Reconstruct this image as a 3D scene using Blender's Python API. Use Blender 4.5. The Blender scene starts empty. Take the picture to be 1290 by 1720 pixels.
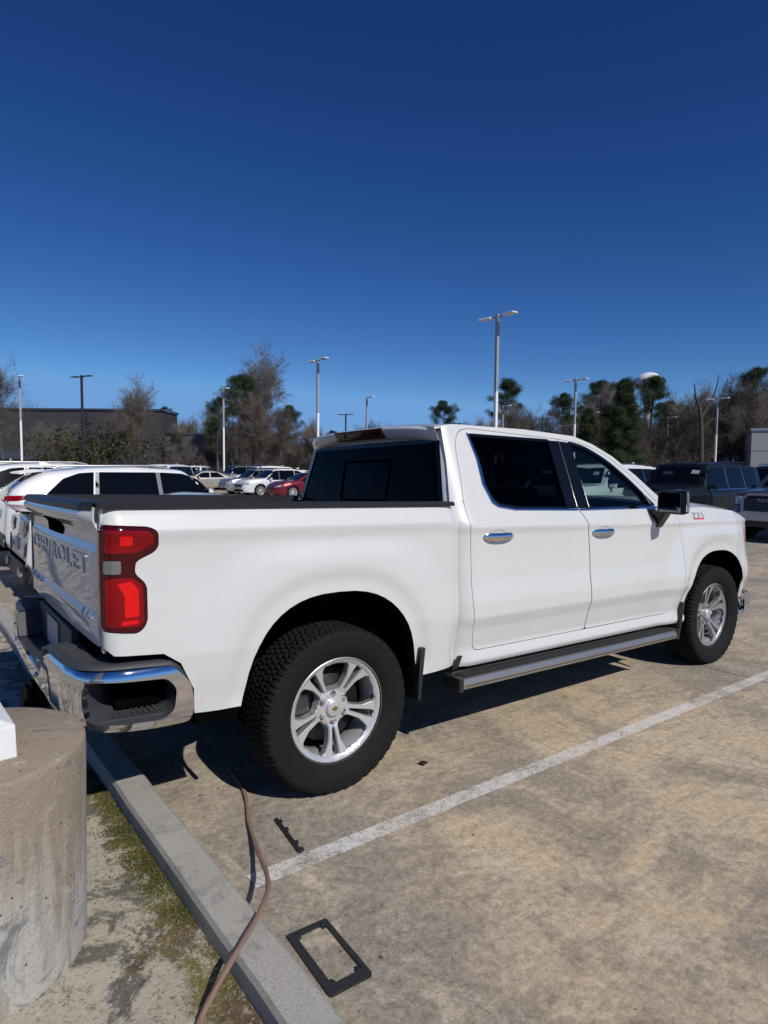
import bpy, bmesh, math, random
import numpy as np
from mathutils import Vector, Matrix, Euler
from mathutils.geometry import delaunay_2d_cdt

S = bpy.context.scene
COL = S.collection
rad = math.radians
random.seed(7)
rng = np.random.RandomState(11)

# ------------------------------------------------------------------ camera, sky, sun
CAM = Vector((-1.6602, -3.6079, 1.6181)); YAW = 0.937786; PIT = -0.06564; ROLL = 0.008552; FPX = 1064.8
cd = bpy.data.cameras.new('camera'); cam = bpy.data.objects.new('camera', cd); COL.objects.link(cam)
cd.sensor_fit = 'VERTICAL'; cd.sensor_height = 24.0; cd.lens = FPX / 1720 * 24.0
cd.clip_start = 0.05; cd.clip_end = 4000
_F = Vector((math.cos(YAW) * math.cos(PIT), math.sin(YAW) * math.cos(PIT), math.sin(PIT)))
_R = _F.cross(Vector((0, 0, 1))).normalized(); _U = _R.cross(_F)
_R2 = _R * math.cos(ROLL) + _U * math.sin(ROLL); _U2 = -_R * math.sin(ROLL) + _U * math.cos(ROLL)
cam.matrix_world = Matrix((( _R2.x, _U2.x, -_F.x, CAM.x), (_R2.y, _U2.y, -_F.y, CAM.y), (_R2.z, _U2.z, -_F.z, CAM.z), (0, 0, 0, 1)))
S.camera = cam

LIGHT = Vector((-0.06, 1.15, -1.0)).normalized()
sd = bpy.data.lights.new('sun', 'SUN'); sd.energy = 3.6; sd.angle = rad(0.53); sd.color = (1.0, 0.955, 0.88)
sun = bpy.data.objects.new('sun', sd); COL.objects.link(sun)
sun.rotation_euler = LIGHT.to_track_quat('-Z', 'Y').to_euler(); sun.location = (0, -10, 20)
wd = bpy.data.worlds.new('World'); S.world = wd; wd.use_nodes = True
nt = wd.node_tree; bg = nt.nodes['Background']
sky = nt.nodes.new('ShaderNodeTexSky'); sky.sky_type = 'NISHITA'; sky.sun_disc = False
sky.sun_elevation = math.asin(-LIGHT.z); sky.sun_rotation = math.atan2(-LIGHT.x, -LIGHT.y)
sky.altitude = 1500; sky.air_density = 0.75; sky.dust_density = 0.0; sky.ozone_density = 5.0
hs = nt.nodes.new('ShaderNodeHueSaturation'); hs.inputs['Saturation'].default_value = 1.12; hs.inputs['Value'].default_value = 1.0; hs.inputs['Hue'].default_value = .508
nt.links.new(sky.outputs[0], hs.inputs['Color']); sr = nt.nodes.new('ShaderNodeSeparateColor'); cr = nt.nodes.new('ShaderNodeCombineColor'); nt.links.new(hs.outputs[0], sr.inputs[0])
for i_, (c_, p_) in enumerate(((.865, 1.55), (.90, 1.33), (1.023, 1.13))):   # deep, clear winter sky: steeper falloff to the zenith
    a_ = nt.nodes.new('ShaderNodeMath'); a_.operation = 'POWER'; a_.inputs[1].default_value = p_; b_ = nt.nodes.new('ShaderNodeMath'); b_.operation = 'MULTIPLY'; b_.inputs[1].default_value = c_
    m_ = nt.nodes.new('ShaderNodeMath'); m_.operation = 'MINIMUM'; m_.inputs[1].default_value = (2.3, 5.0, 9.8)[i_]
    nt.links.new(sr.outputs[i_], a_.inputs[0]); nt.links.new(a_.outputs[0], b_.inputs[0]); nt.links.new(b_.outputs[0], m_.inputs[0]); nt.links.new(m_.outputs[0], cr.inputs[i_])
nt.links.new(cr.outputs[0], bg.inputs[0]); bg.inputs[1].default_value = 0.07
S.view_settings.view_transform = 'Standard'; S.view_settings.look = 'None'
S.view_settings.exposure = 0.0; S.view_settings.gamma = 1.0; S.view_settings.use_curve_mapping = False
S.render.engine = 'CYCLES'
S.cycles.max_bounces = 8; S.cycles.transparent_max_bounces = 16

# ------------------------------------------------------------------ helpers
def place(u, d):
    """ground point seen at picture column u (of 1290) at depth d metres"""
    f = Vector((math.cos(YAW), math.sin(YAW))); r = Vector((math.sin(YAW), -math.cos(YAW)))
    p = Vector((CAM.x, CAM.y)) + f * d + r * d * (u - 645) / FPX
    return p.x, p.y

def tag(o, label=None, cat=None, group=None, kind=None):
    if label: o['label'] = label
    if cat: o['category'] = cat
    if group: o['group'] = group
    if kind: o['kind'] = kind
    return o

def empty(name, loc=(0, 0, 0), rz=0.0, parent=None):
    o = bpy.data.objects.new(name, None); COL.objects.link(o)
    o.location = loc; o.rotation_euler = (0, 0, rz); o.empty_display_size = 0.2
    if parent: o.parent = parent
    return o

def link(name, me, mat=None, parent=None, loc=None, rot=None):
    o = bpy.data.objects.new(name, me); COL.objects.link(o)
    if mat is not None and len(me.materials) == 0: me.materials.append(mat)
    if parent: o.parent = parent
    if loc: o.location = loc
    if rot: o.rotation_euler = rot
    return o

def copy_tree(o, parent=None):
    c = o.copy(); COL.objects.link(c); c.parent = parent
    for ch in o.children: copy_tree(ch, c)
    return c

def mesh(name, v, f, smooth=False):
    me = bpy.data.meshes.new(name); me.from_pydata([tuple(map(float, p)) for p in v], [], f); me.update()
    if smooth: me.polygons.foreach_set('use_smooth', [True] * len(me.polygons))
    return me

class MB:
    """collects shapes into one mesh"""
    def __init__(s): s.v = []; s.f = []; s.sm = []
    def add(s, v, f, smooth=False):
        n = len(s.v); s.v += [tuple(p) for p in v]; s.f += [tuple(i + n for i in q) for q in f]; s.sm += [smooth] * len(f); return s
    def box(s, a, b, bev=0.0):
        bm = bmesh.new(); bmesh.ops.create_cube(bm, size=1)
        for q in bm.verts:
            q.co = Vector([(a[i] + b[i]) / 2 + q.co[i] * (b[i] - a[i]) for i in range(3)])
        if bev > 0: bmesh.ops.bevel(bm, geom=bm.edges[:], offset=bev, segments=2, affect='EDGES', profile=0.6)
        bm.verts.index_update()
        s.add([q.co[:] for q in bm.verts], [[l.index for l in f.verts] for f in bm.faces], False); bm.free(); return s
    def hull8(s, p, bev=0.0):
        """box from 8 corner points (4 bottom, 4 top, same turn)"""
        bm = bmesh.new(); vs = [bm.verts.new(q) for q in p]
        for q in ((3, 2, 1, 0), (4, 5, 6, 7), (0, 1, 5, 4), (1, 2, 6, 5), (2, 3, 7, 6), (3, 0, 4, 7)): bm.faces.new([vs[i] for i in q])
        if bev > 0: bmesh.ops.bevel(bm, geom=bm.edges[:], offset=bev, segments=2, affect='EDGES', profile=0.6)
        bm.verts.index_update()
        s.add([q.co[:] for q in bm.verts], [[l.index for l in f.verts] for f in bm.faces]); bm.free(); return s
    def tube(s, pts, r, n=8, caps=True, smooth=True):
        pts = [Vector(p) for p in pts]; rr = r if hasattr(r, '__len__') else [r] * len(pts)
        v = []; up = None
        for i, p in enumerate(pts):
            t = (pts[min(i + 1, len(pts) - 1)] - pts[max(i - 1, 0)]).normalized()
            if up is None: up = Vector((0, 0, 1)) if abs(t.z) < .9 else Vector((1, 0, 0))
            a = t.cross(up).normalized(); b = a.cross(t); up = b
            for k in range(n):
                q = 2 * math.pi * k / n + .4
                v.append(p + (a * math.cos(q) + b * math.sin(q)) * rr[i])
        f = [(i * n + k, i * n + (k + 1) % n, (i + 1) * n + (k + 1) % n, (i + 1) * n + k) for i in range(len(pts) - 1) for k in range(n)]
        s.add(v, f, smooth)
        if caps:
            s.add(v[:n], [tuple(range(n))[::-1]]); s.add(v[-n:], [tuple(range(n))])
        return s
    def lathe(s, prof, n=48, axis='y', c=(0, 0, 0), smooth=True, close=False):
        v = []
        for k in range(n):
            q = 2 * math.pi * k / n
            for r, h in prof:
                a, b = r * math.cos(q), r * math.sin(q)
                p = (a, h, b) if axis == 'y' else ((a, b, h) if axis == 'z' else (h, a, b))
                v.append((p[0] + c[0], p[1] + c[1], p[2] + c[2]))
        m = len(prof)
        f = [(k * m + i, k * m + i + 1, ((k + 1) % n) * m + i + 1, ((k + 1) % n) * m + i) for k in range(n) for i in range(m - 1)]
        return s.add(v, f, smooth)
    def mesh(s, name):
        me = bpy.data.meshes.new(name); me.from_pydata([tuple(map(float, p)) for p in s.v], [], s.f)
        me.update(); me.polygons.foreach_set('use_smooth', s.sm); return me
    def build(s, name, mat, parent=None, loc=None, rot=None, fix=False):
        me = s.mesh(name)
        if fix: fixn(me)
        return link(name, me, mat, parent, loc, rot)

def fixn(me):
    bm = bmesh.new(); bm.from_mesh(me); bmesh.ops.remove_doubles(bm, verts=bm.verts, dist=1e-5)
    bmesh.ops.recalc_face_normals(bm, faces=bm.faces); bm.to_mesh(me); bm.free(); me.update()

def interp(pts):
    xs = np.array([p[0] for p in pts], float); ys = np.array([p[1] for p in pts], float)
    return lambda x: float(np.interp(x, xs, ys))

def sinterp(pts, sig):
    """piecewise linear curve with its corners rounded over sig"""
    xs = np.array([p[0] for p in pts], float); ys = np.array([p[1] for p in pts], float)
    g = np.linspace(xs[0] - 3 * sig, xs[-1] + 3 * sig, max(50, int((xs[-1] - xs[0] + 6 * sig) / (sig / 4))))
    lin = np.interp(g, xs, ys)
    m0 = (ys[1] - ys[0]) / (xs[1] - xs[0]); m1 = (ys[-1] - ys[-2]) / (xs[-1] - xs[-2])
    lin = np.where(g < xs[0], ys[0] + m0 * (g - xs[0]), lin); lin = np.where(g > xs[-1], ys[-1] + m1 * (g - xs[-1]), lin)
    k = np.exp(-.5 * (np.arange(-12, 13) / 4.0) ** 2); k /= k.sum()
    pad = np.concatenate([lin[0] - (lin[1] - lin[0]) * np.arange(12, 0, -1), lin, lin[-1] + (lin[-1] - lin[-2]) * np.arange(1, 13)])
    sm = np.convolve(pad, k, 'valid')
    return lambda x: float(np.interp(x, g, sm))

def smooth01(a, b, x):
    t = min(1, max(0, (x - a) / (b - a))); return t * t * (3 - 2 * t)

def inpoly(pts, poly):
    pts = np.asarray(pts); x, y = pts[:, 0], pts[:, 1]; r = np.zeros(len(pts), bool); n = len(poly)
    for i in range(n):
        x0, y0 = poly[i]; x1, y1 = poly[(i + 1) % n]
        if y0 == y1: continue
        c = ((y0 > y) != (y1 > y)) & (x < (x1 - x0) * (y - y0) / (y1 - y0) + x0); r ^= c
    return r

def dens(poly, res):
    out = []
    for i in range(len(poly)):
        a = poly[i]; b = poly[(i + 1) % len(poly)]; L = math.hypot(b[0] - a[0], b[1] - a[1]); k = max(1, int(round(L / res)))
        for j in range(k): out.append((a[0] + (b[0] - a[0]) * j / k, a[1] + (b[1] - a[1]) * j / k))
    return out

def rnd(poly, r, seg=5):
    """round the corners of a polygon; r one radius or one per corner"""
    out = []; n = len(poly)
    for i in range(n):
        p = Vector(poly[i]); a = Vector(poly[i - 1]); b = Vector(poly[(i + 1) % n]); ri = r[i] if hasattr(r, '__len__') else r
        da, db = (a - p), (b - p); la, lb = da.length, db.length; m = min(ri, la * .49, lb * .49)
        if m < 1e-4: out.append((p.x, p.y)); continue
        q0 = p + da / la * m; q1 = p + db / lb * m
        for k in range(seg + 1):
            t = k / seg; q = q0 * (1 - t) ** 2 + p * 2 * t * (1 - t) + q1 * t * t; out.append((q.x, q.y))
    return out

def inset(poly, d):
    """push a polygon inwards by d (negative: outwards)"""
    n = len(poly); A = sum(poly[i][0] * poly[(i + 1) % n][1] - poly[(i + 1) % n][0] * poly[i][1] for i in range(n)); s = 1 if A > 0 else -1
    out = []
    for i in range(n):
        p = Vector(poly[i]); a = (p - Vector(poly[i - 1])).normalized(); b = (Vector(poly[(i + 1) % n]) - p).normalized()
        na = Vector((-a.y, a.x)) * s; nb = Vector((-b.y, b.x)) * s; m = (na + nb)
        if m.length < 1e-6: m = na
        m.normalize(); c = max(.35, m.dot(na)); out.append(tuple(p + m * d / c))
    return out

def tri_region(outline, holes, res):
    loops = [dens(outline, res)] + [dens(h, res) for h in holes]
    pts = []; edges = []
    for lp in loops:
        n0 = len(pts); pts += lp; edges += [(n0 + i, n0 + (i + 1) % len(lp)) for i in range(len(lp))]
    P = np.array(pts); x0, y0 = P[:len(loops[0])].min(0); x1, y1 = P[:len(loops[0])].max(0)
    gx, gy = np.meshgrid(np.arange(x0 + res * .5, x1, res), np.arange(y0 + res * .5, y1, res)); G = np.c_[gx.ravel(), gy.ravel()]
    if len(G):
        ok = inpoly(G, loops[0])
        for lp in loops[1:]: ok &= ~inpoly(G, lp)
        G = G[ok]
    if len(G):
        keep = []
        for i in range(0, len(G), 500):
            g = G[i:i + 500]; d = np.sqrt(((g[:, None, :] - P[None]) ** 2).sum(2)).min(1); keep.append(d > res * .5)
        G = G[np.concatenate(keep)]
    allp = [Vector((float(a), float(b))) for a, b in pts] + [Vector((float(a), float(b))) for a, b in G]
    vv, ee, ff, *_ = delaunay_2d_cdt(allp, edges, [], 0, 1e-6)
    V = np.array([(q.x, q.y) for q in vv]); F = [tuple(q) for q in ff]
    C = np.array([V[list(q)].mean(0) for q in F]); ok = inpoly(C, loops[0])
    for lp in loops[1:]: ok &= ~inpoly(C, lp)
    return V, [F[i] for i in range(len(F)) if ok[i]]

def patch(name, outline, M, out, mat, parent=None, holes=(), res=.03, thick=.012, off=0.0, post=None, edge_mat=None):
    """a curved sheet: a flat outline (u, v) carried onto the surface M(u, v) and given thickness"""
    V, F = tri_region(outline, list(holes), res); e = 1e-3; outf = out if callable(out) else None; out = None if outf else Vector(out)
    P = []; N = []
    for u, v in V:
        p = Vector(M(u, v)); a = Vector(M(u + e, v)) - Vector(M(u - e, v)); b = Vector(M(u, v + e)) - Vector(M(u, v - e))
        n = a.cross(b)
        if outf: out = Vector(outf(u, v))
        n = n.normalized() if n.length > 1e-12 else out.normalized()
        if n.dot(out) < 0: n = -n
        P.append(p + n * off); N.append(n)
    faces = []
    for q in F:
        a, b, c = [P[i] for i in q]
        nn = (b - a).cross(c - a)
        faces.append(q if nn.dot(N[q[0]]) >= 0 else q[::-1])
    verts = list(P); norms = list(N); nf = len(faces)
    if thick:
        cnt = {}
        for q in faces:
            for i in range(3):
                a, b = q[i], q[(i + 1) % 3]; cnt[(a, b)] = 1
        for (a, b) in list(cnt):
            if (b, a) not in cnt:
                i = len(verts); pa, pb = P[a], P[b]
                qa, qb = pa - N[a] * thick, pb - N[b] * thick
                verts += [pa, pb, qb, qa]; d = (pb - pa).cross(N[a]); d = d.normalized() if d.length > 1e-9 else out
                norms += [d] * 4; faces.append((i + 3, i + 2, i + 1, i))
                nn = (qb - qa).cross(pb - qa)
                if nn.dot(d) < 0: faces[-1] = (i, i + 1, i + 2, i + 3)
    if post: verts = [Vector(post(p)) for p in verts]
    me = bpy.data.meshes.new(name); me.from_pydata([p[:] for p in verts], [], faces); me.update()
    me.polygons.foreach_set('use_smooth', [True] * len(faces))
    me.normals_split_custom_set_from_vertices([n[:] for n in norms])
    o = link(name, me, mat, parent)
    if edge_mat:
        me.materials.append(edge_mat)
        for i, p in enumerate(me.polygons):
            if i >= nf: p.material_index = 1
    return o

def text_mesh(txt, w, h, depth=.004, bevel=0.0):
    cu = bpy.data.curves.new('lettering', 'FONT'); cu.body = txt; cu.size = 1; cu.extrude = .5; cu.space_character = 1.08
    o = bpy.data.objects.new('lettering', cu); COL.objects.link(o); bpy.context.view_layer.update()
    me = bpy.data.meshes.new_from_object(o.evaluated_get(bpy.context.evaluated_depsgraph_get())); bpy.data.objects.remove(o)
    co = np.empty(len(me.vertices) * 3); me.vertices.foreach_get('co', co); co = co.reshape(-1, 3)
    lo, hi = co.min(0), co.max(0); c = (lo + hi) / 2
    co = (co - c) / np.maximum(hi - lo, 1e-6) * np.array([w, h, depth]); me.vertices.foreach_set('co', co.ravel()); me.update()
    return me

# ------------------------------------------------------------------ materials
def newmat(name):
    m = bpy.data.materials.new(name); m.use_nodes = True; n = m.node_tree.nodes; b = n['Principled BSDF']; return m, m.node_tree, b

def N(t, typ, **kw):
    n = t.nodes.new(typ)
    for k, v in kw.items():
        if k in n.inputs: n.inputs[k].default_value = v
        else: setattr(n, k, v)
    return n

def ramp(t, fac, stops):
    r = t.nodes.new('ShaderNodeValToRGB'); els = r.color_ramp.elements
    while len(els) < len(stops): els.new(.5)
    for e, (p, c) in zip(els, stops): e.position = p; e.color = c if hasattr(c, '__len__') else (c, c, c, 1)
    t.links.new(fac, r.inputs[0]); return r.outputs[0]

def mixc(t, fac, a, b, mode='MIX'):
    m = t.nodes.new('ShaderNodeMix'); m.data_type = 'RGBA'; m.blend_type = mode
    for i, s in ((0, fac), (6, a), (7, b)):
        if hasattr(s, 'is_output'): t.links.new(s, m.inputs[i])
        else: m.inputs[i].default_value = s if i == 0 else (tuple(s) + (1,))[:4]
    return m.outputs[2]

def noise(t, scale, detail=4, rough=.55, vec=None, dist=0.0):
    n = N(t, 'ShaderNodeTexNoise'); n.inputs['Scale'].default_value = scale; n.inputs['Detail'].default_value = detail
    n.inputs['Roughness'].default_value = rough; n.inputs['Distortion'].default_value = dist
    if vec: t.links.new(vec, n.inputs['Vector'])
    return n.outputs['Fac']

def objvec(t, scale=(1, 1, 1)):
    c = t.nodes.new('ShaderNodeTexCoord'); m = t.nodes.new('ShaderNodeMapping'); m.inputs['Scale'].default_value = scale
    t.links.new(c.outputs['Object'], m.inputs[0]); return m.outputs[0]

def geovec(t, scale=(1, 1, 1)):
    c = t.nodes.new('ShaderNodeNewGeometry'); m = t.nodes.new('ShaderNodeMapping'); m.inputs['Scale'].default_value = scale
    t.links.new(c.outputs['Position'], m.inputs[0]); return m.outputs[0]

def bump(t, b, h, strength=.3, dist=.01):
    n = t.nodes.new('ShaderNodeBump'); n.inputs['Strength'].default_value = strength; n.inputs['Distance'].default_value = dist
    t.links.new(h, n.inputs['Height']); t.links.new(n.outputs[0], b.inputs['Normal']); return n

def simple(name, col, rough=.5, metal=0.0, coat=0.0, var=.12, vscale=6.0, bmp=0.0, bscale=80.0, spec=.5):
    m, t, b = newmat(name)
    b.inputs['Roughness'].default_value = rough; b.inputs['Metallic'].default_value = metal
    b.inputs['Coat Weight'].default_value = coat; b.inputs['Coat Roughness'].default_value = .03
    b.inputs['Specular IOR Level'].default_value = spec
    v = objvec(t); f = noise(t, vscale, 5, .6, v)
    c = mixc(t, f, tuple(x * (1 - var) for x in col), tuple(min(1, x * (1 + var)) for x in col)); t.links.new(c, b.inputs['Base Color'])
    if bmp: bump(t, b, noise(t, bscale, 3, .6, v), bmp, .004)
    return m

def glassmat(name, tint, gloss=.035, tintrough=0.0):
    m = bpy.data.materials.new(name); m.use_nodes = True; t = m.node_tree; t.nodes.clear()
    o = t.nodes.new('ShaderNodeOutputMaterial'); tr = t.nodes.new('ShaderNodeBsdfTransparent'); tr.inputs[0].default_value = tint + (1,)
    g = t.nodes.new('ShaderNodeBsdfGlossy'); g.inputs['Roughness'].default_value = .01; g.inputs[0].default_value = (1, 1, 1, 1)
    lw = t.nodes.new('ShaderNodeLayerWeight'); lw.inputs[0].default_value = .5; mx = t.nodes.new('ShaderNodeMixShader')
    pw = t.nodes.new('ShaderNodeMath'); pw.operation = 'POWER'; pw.inputs[1].default_value = 5; t.links.new(lw.outputs['Facing'], pw.inputs[0])
    ma = t.nodes.new('ShaderNodeMath'); ma.operation = 'MULTIPLY_ADD'; ma.inputs[1].default_value = .6; ma.inputs[2].default_value = gloss; t.links.new(pw.outputs[0], ma.inputs[0])
    t.links.new(ma.outputs[0], mx.inputs[0]); t.links.new(tr.outputs[0], mx.inputs[1]); t.links.new(g.outputs[0], mx.inputs[2]); t.links.new(mx.outputs[0], o.inputs[0])
    return m

def carpaint(name, col, metal=0.0, rough=.35, dirt=.06, coat=1.0):
    m, t, b = newmat(name); v = objvec(t)
    b.inputs['Coat Weight'].default_value = coat; b.inputs['Coat Roughness'].default_value = .02; b.inputs['Specular IOR Level'].default_value = .5 * coat
    b.inputs['Roughness'].default_value = rough; b.inputs['Metallic'].default_value = metal
    f = noise(t, 2.2, 6, .65, v); d = ramp(t, f, [(.35, 0.0), (.8, 1.0)])
    c = mixc(t, d, col, tuple(x * (1 - dirt) for x in col)); t.links.new(c, b.inputs['Base Color'])
    return m

M = {}
M['white'] = carpaint('white_paint', (.655, .66, .65), 0, .4)
M['white2'] = carpaint('white_paint_plain', (.72, .73, .73), 0, .4)
M['red_paint'] = carpaint('dark_red_paint', (.17, .006, .014), .3, .3)
M['black_paint'] = carpaint('black_paint', (.005, .006, .009), 0, .5, .2, .45)
M['navy_paint'] = carpaint('navy_paint', (.006, .009, .02), 0, .5, .2, .45)
M['grey_paint'] = carpaint('grey_paint', (.105, .11, .115), .6, .35)
M['darkgrey_paint'] = carpaint('dark_grey_paint', (.07, .075, .085), .5, .35)
M['silver_paint'] = carpaint('silver_paint', (.42, .43, .44), .7, .35)
M['beige_paint'] = carpaint('champagne_paint', (.45, .42, .36), .5, .35)
M['chrome'] = simple('chrome', (.78, .78, .79), .06, 1.0, 0, .04)
M['brushed'] = simple('brushed_metal', (.46, .43, .40), .36, .85, 0, .1, 3)
M['alloy'] = simple('machined_alloy', (.66, .66, .66), .34, .55, .3, .04)
M['alloy_side'] = simple('cast_alloy', (.40, .40, .405), .38, .6, .2, .05)
M['alloy_dark'] = simple('dark_alloy', (.10, .10, .105), .45, .8, 0, .1)
M['black'] = simple('black_plastic', (.018, .018, .02), .45, 0, 0, .25, 20, .25, 300)
M['black_smooth'] = simple('gloss_black', (.005, .005, .006), .15, 0, .15, .1, spec=.3)
M['liner'] = simple('dark_liner', (.003, .003, .003), .95, 0, 0, .2, 20, spec=.0)
M['under'] = simple('underbody_black', (.004, .004, .004), .85, 0, 0, .2, 20, spec=.2)
M['tyre'] = simple('tyre_rubber', (.010, .010, .010), .78, 0, 0, .35, 14, .3, 160, spec=.22)
M['pad'] = simple('step_pad', (.045, .047, .055), .5, 0, 0, .15, 20, .3, 400)
M['cloth'] = simple('seat_cloth', (.03, .028, .028), .8, 0, 0, .2, 30)
M['steel_dark'] = simple('rotor_steel', (.03, .03, .03), .5, .6, 0, .2)
M['glass_dark'] = glassmat('privacy_glass', (.016, .016, .019), .005)
M['glass_green'] = glassmat('green_tinted_glass', (.58, .70, .68))
M['glass_car'] = simple('far_car_glass', (.003, .004, .005), .04, 0, 0, .1, spec=.28)
M['lamp_white'] = simple('clear_lamp', (.55, .56, .58), .08, .4, 1.0, .2, 40)
M['reverse'] = simple('reverse_lamp', (.20, .21, .21), .15, .3, .6, .5, 60)
M['plate'] = simple('licence_plate', (.38, .39, .43), .4, 0, 0, .2, 40)
m, t, b = newmat('red_lens'); b.inputs['Base Color'].default_value = (.2, .002, .008, 1); b.inputs['Roughness'].default_value = .12; b.inputs['Coat Weight'].default_value = .4; b.inputs['Coat Roughness'].default_value = .02; b.inputs['Specular IOR Level'].default_value = .25
w_ = N(t, 'ShaderNodeTexWave'); w_.inputs['Scale'].default_value = 28; w_.inputs['Distortion'].default_value = 3; t.links.new(objvec(t), w_.inputs[0])
t.links.new(mixc(t, noise(t, 9, 2, .5, objvec(t)), (.09, .0, .002), (.34, .0, .004)), b.inputs['Base Color']); M['red_lens'] = m
M['red_bright'] = simple('bright_red_reflector', (.72, .0, .002), .2, 0, .3, .15, 30)
M['red_dark'] = simple('deep_red_lens', (.05, .0, .002), .12, 0, .5, .2, 12, spec=.25)
M['amber'] = simple('amber_marker', (.6, .09, .03), .2, 0, 1.0, .1)
M['pole_white'] = simple('white_pole_paint', (.78, .79, .80), .45, 0, 0, .04)
M['pole_grey'] = simple('upper_pole_grey', (.30, .32, .35), .5, 0, 0, .08)  # darker grey for the upper section and arms of the white poles
M['pole_dark'] = simple('dark_bronze', (.025, .025, .03), .5, 0, 0, .1)
M['rubber_hose'] = simple('faded_red_hose', (.24, .15, .115), .8, 0, 0, .35, 9, .5, 120)
M['grid_black'] = simple('black_frame_plastic', (.02, .022, .026), .42, 0, 0, .25, 30, .3, 200)

# concrete used by the lot, the painted line (where worn) and the kerb
def lot_color(t):
    v = geovec(t)
    def amt(k, f): return mixc(t, k, (0, 0, 0), f)
    big = noise(t, .55, 5, .6, v, .6)
    c = mixc(t, ramp(t, big, [(.36, 0.0), (.64, 1.0)]), (.315, .28, .235), (.56, .45, .315))
    # ochre bay floor, with an uneven edge
    gz_ = t.nodes.new('ShaderNodeTexGradient'); gz_.gradient_type = 'SPHERICAL'; mp = t.nodes.new('ShaderNodeMapping'); mp.inputs['Location'].default_value = (-.62, .92, 0); mp.inputs['Scale'].default_value = (.42, .36, 1); t.links.new(v, mp.inputs[0]); t.links.new(mp.outputs[0], gz_.inputs[0])
    oz = t.nodes.new('ShaderNodeMath'); oz.operation = 'MULTIPLY_ADD'; oz.inputs[1].default_value = .50; t.links.new(gz_.outputs['Fac'], oz.inputs[0]); t.links.new(noise(t, 1.3, 7, .7, v, .5), oz.inputs[2])
    c = mixc(t, amt(.85, ramp(t, oz.outputs[0], [(.52, 0.0), (.74, 1.0)])), c, (.70, .515, .31))
    stain = ramp(t, noise(t, 1.05, 8, .68, v, .7), [(.43, 1.0), (.54, 0.0)]); c = mixc(t, amt(.72, stain), c, (.185, .162, .14))
    g2 = noise(t, 2.6, 8, .72, geovec(t, (1, 1.2, 1)), .9); c = mixc(t, amt(.55, ramp(t, g2, [(.40, 1.0), (.50, 0.0)])), c, (.22, .18, .13))
    pale = ramp(t, noise(t, 2.1, 8, .75, geovec(t, (1, .8, 1)), 1.2), [(.54, 0.0), (.64, 1.0)]); c = mixc(t, amt(.6, pale), c, (.76, .63, .46))
    streak = ramp(t, noise(t, 3.0, 8, .75, geovec(t, (.7, 5.5, 1)), .4), [(.50, 0.0), (.62, 1.0)]); c = mixc(t, amt(.38, streak), c, (.15, .13, .11))
    scr = ramp(t, noise(t, 9.0, 6, .8, geovec(t, (.35, 4.5, 1)), .2), [(.60, 0.0), (.66, 1.0)]); c = mixc(t, amt(.35, scr), c, (.72, .65, .55))
    mid = noise(t, 26, 9, .82, v); c = mixc(t, ramp(t, mid, [(.36, 0.0), (.62, 1.0)]), mixc(t, .46, c, (.07, .06, .05)), mixc(t, .26, c, (.80, .72, .60)))
    gr = noise(t, 85, 5, .85, v); c = mixc(t, amt(.5, ramp(t, gr, [(.36, 1.0), (.46, 0.0)])), c, (.09, .08, .07)); c = mixc(t, amt(.4, ramp(t, gr, [(.56, 0.0), (.66, 1.0)])), c, (.80, .73, .62))
    vo = t.nodes.new('ShaderNodeTexVoronoi'); vo.inputs['Scale'].default_value = 5.5; t.links.new(v, vo.inputs['Vector']); c = mixc(t, ramp(t, vo.outputs['Distance'], [(.014, 1.0), (.028, 0.0)]), c, (.05, .045, .04))
    return c, mid, gr

def lot_mat():
    m, t, b = newmat('stained_concrete'); c, mid, sp = lot_color(t); t.links.new(c, b.inputs['Base Color'])
    b.inputs['Roughness'].default_value = .88; b.inputs['Specular IOR Level'].default_value = .3
    bump(t, b, mixc(t, .5, mid, sp), .45, .006); return m
M['lot'] = lot_mat()

def line_mat():
    m, t, b = newmat('worn_white_line_paint'); c, mid, sp = lot_color(t); v = geovec(t)
    w = mixc(t, .55, noise(t, 6, 8, .8, v), noise(t, 120, 3, .8, v)); f = ramp(t, w, [(.44, 0.0), (.55, 1.0)])
    c2 = mixc(t, noise(t, 14, 4, .6, v), (.60, .59, .57), (.78, .77, .75))
    t.links.new(mixc(t, mixc(t, .94, (0, 0, 0), f), c, c2), b.inputs['Base Color']); b.inputs['Roughness'].default_value = .75
    bump(t, b, sp, .4, .004); return m
M['line'] = line_mat()

def kerb_mat():
    m, t, b = newmat('grey_kerb_concrete'); v = geovec(t)
    c = mixc(t, noise(t, 3, 6, .65, v), (.33, .315, .28), (.50, .475, .425))
    c = mixc(t, mixc(t, .7, (0, 0, 0), ramp(t, noise(t, 8, 7, .75, v, .8), [(.52, 0.0), (.68, 1.0)])), c, (.19, .185, .17))
    sp = noise(t, 140, 3, .85, v); c = mixc(t, ramp(t, sp, [(.32, 1.0), (.46, 0.0)]), c, (.20, .19, .18))
    t.links.new(c, b.inputs['Base Color']); b.inputs['Roughness'].default_value = .9; bump(t, b, sp, .6, .006); return m
M['kerb'] = kerb_mat()

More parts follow.
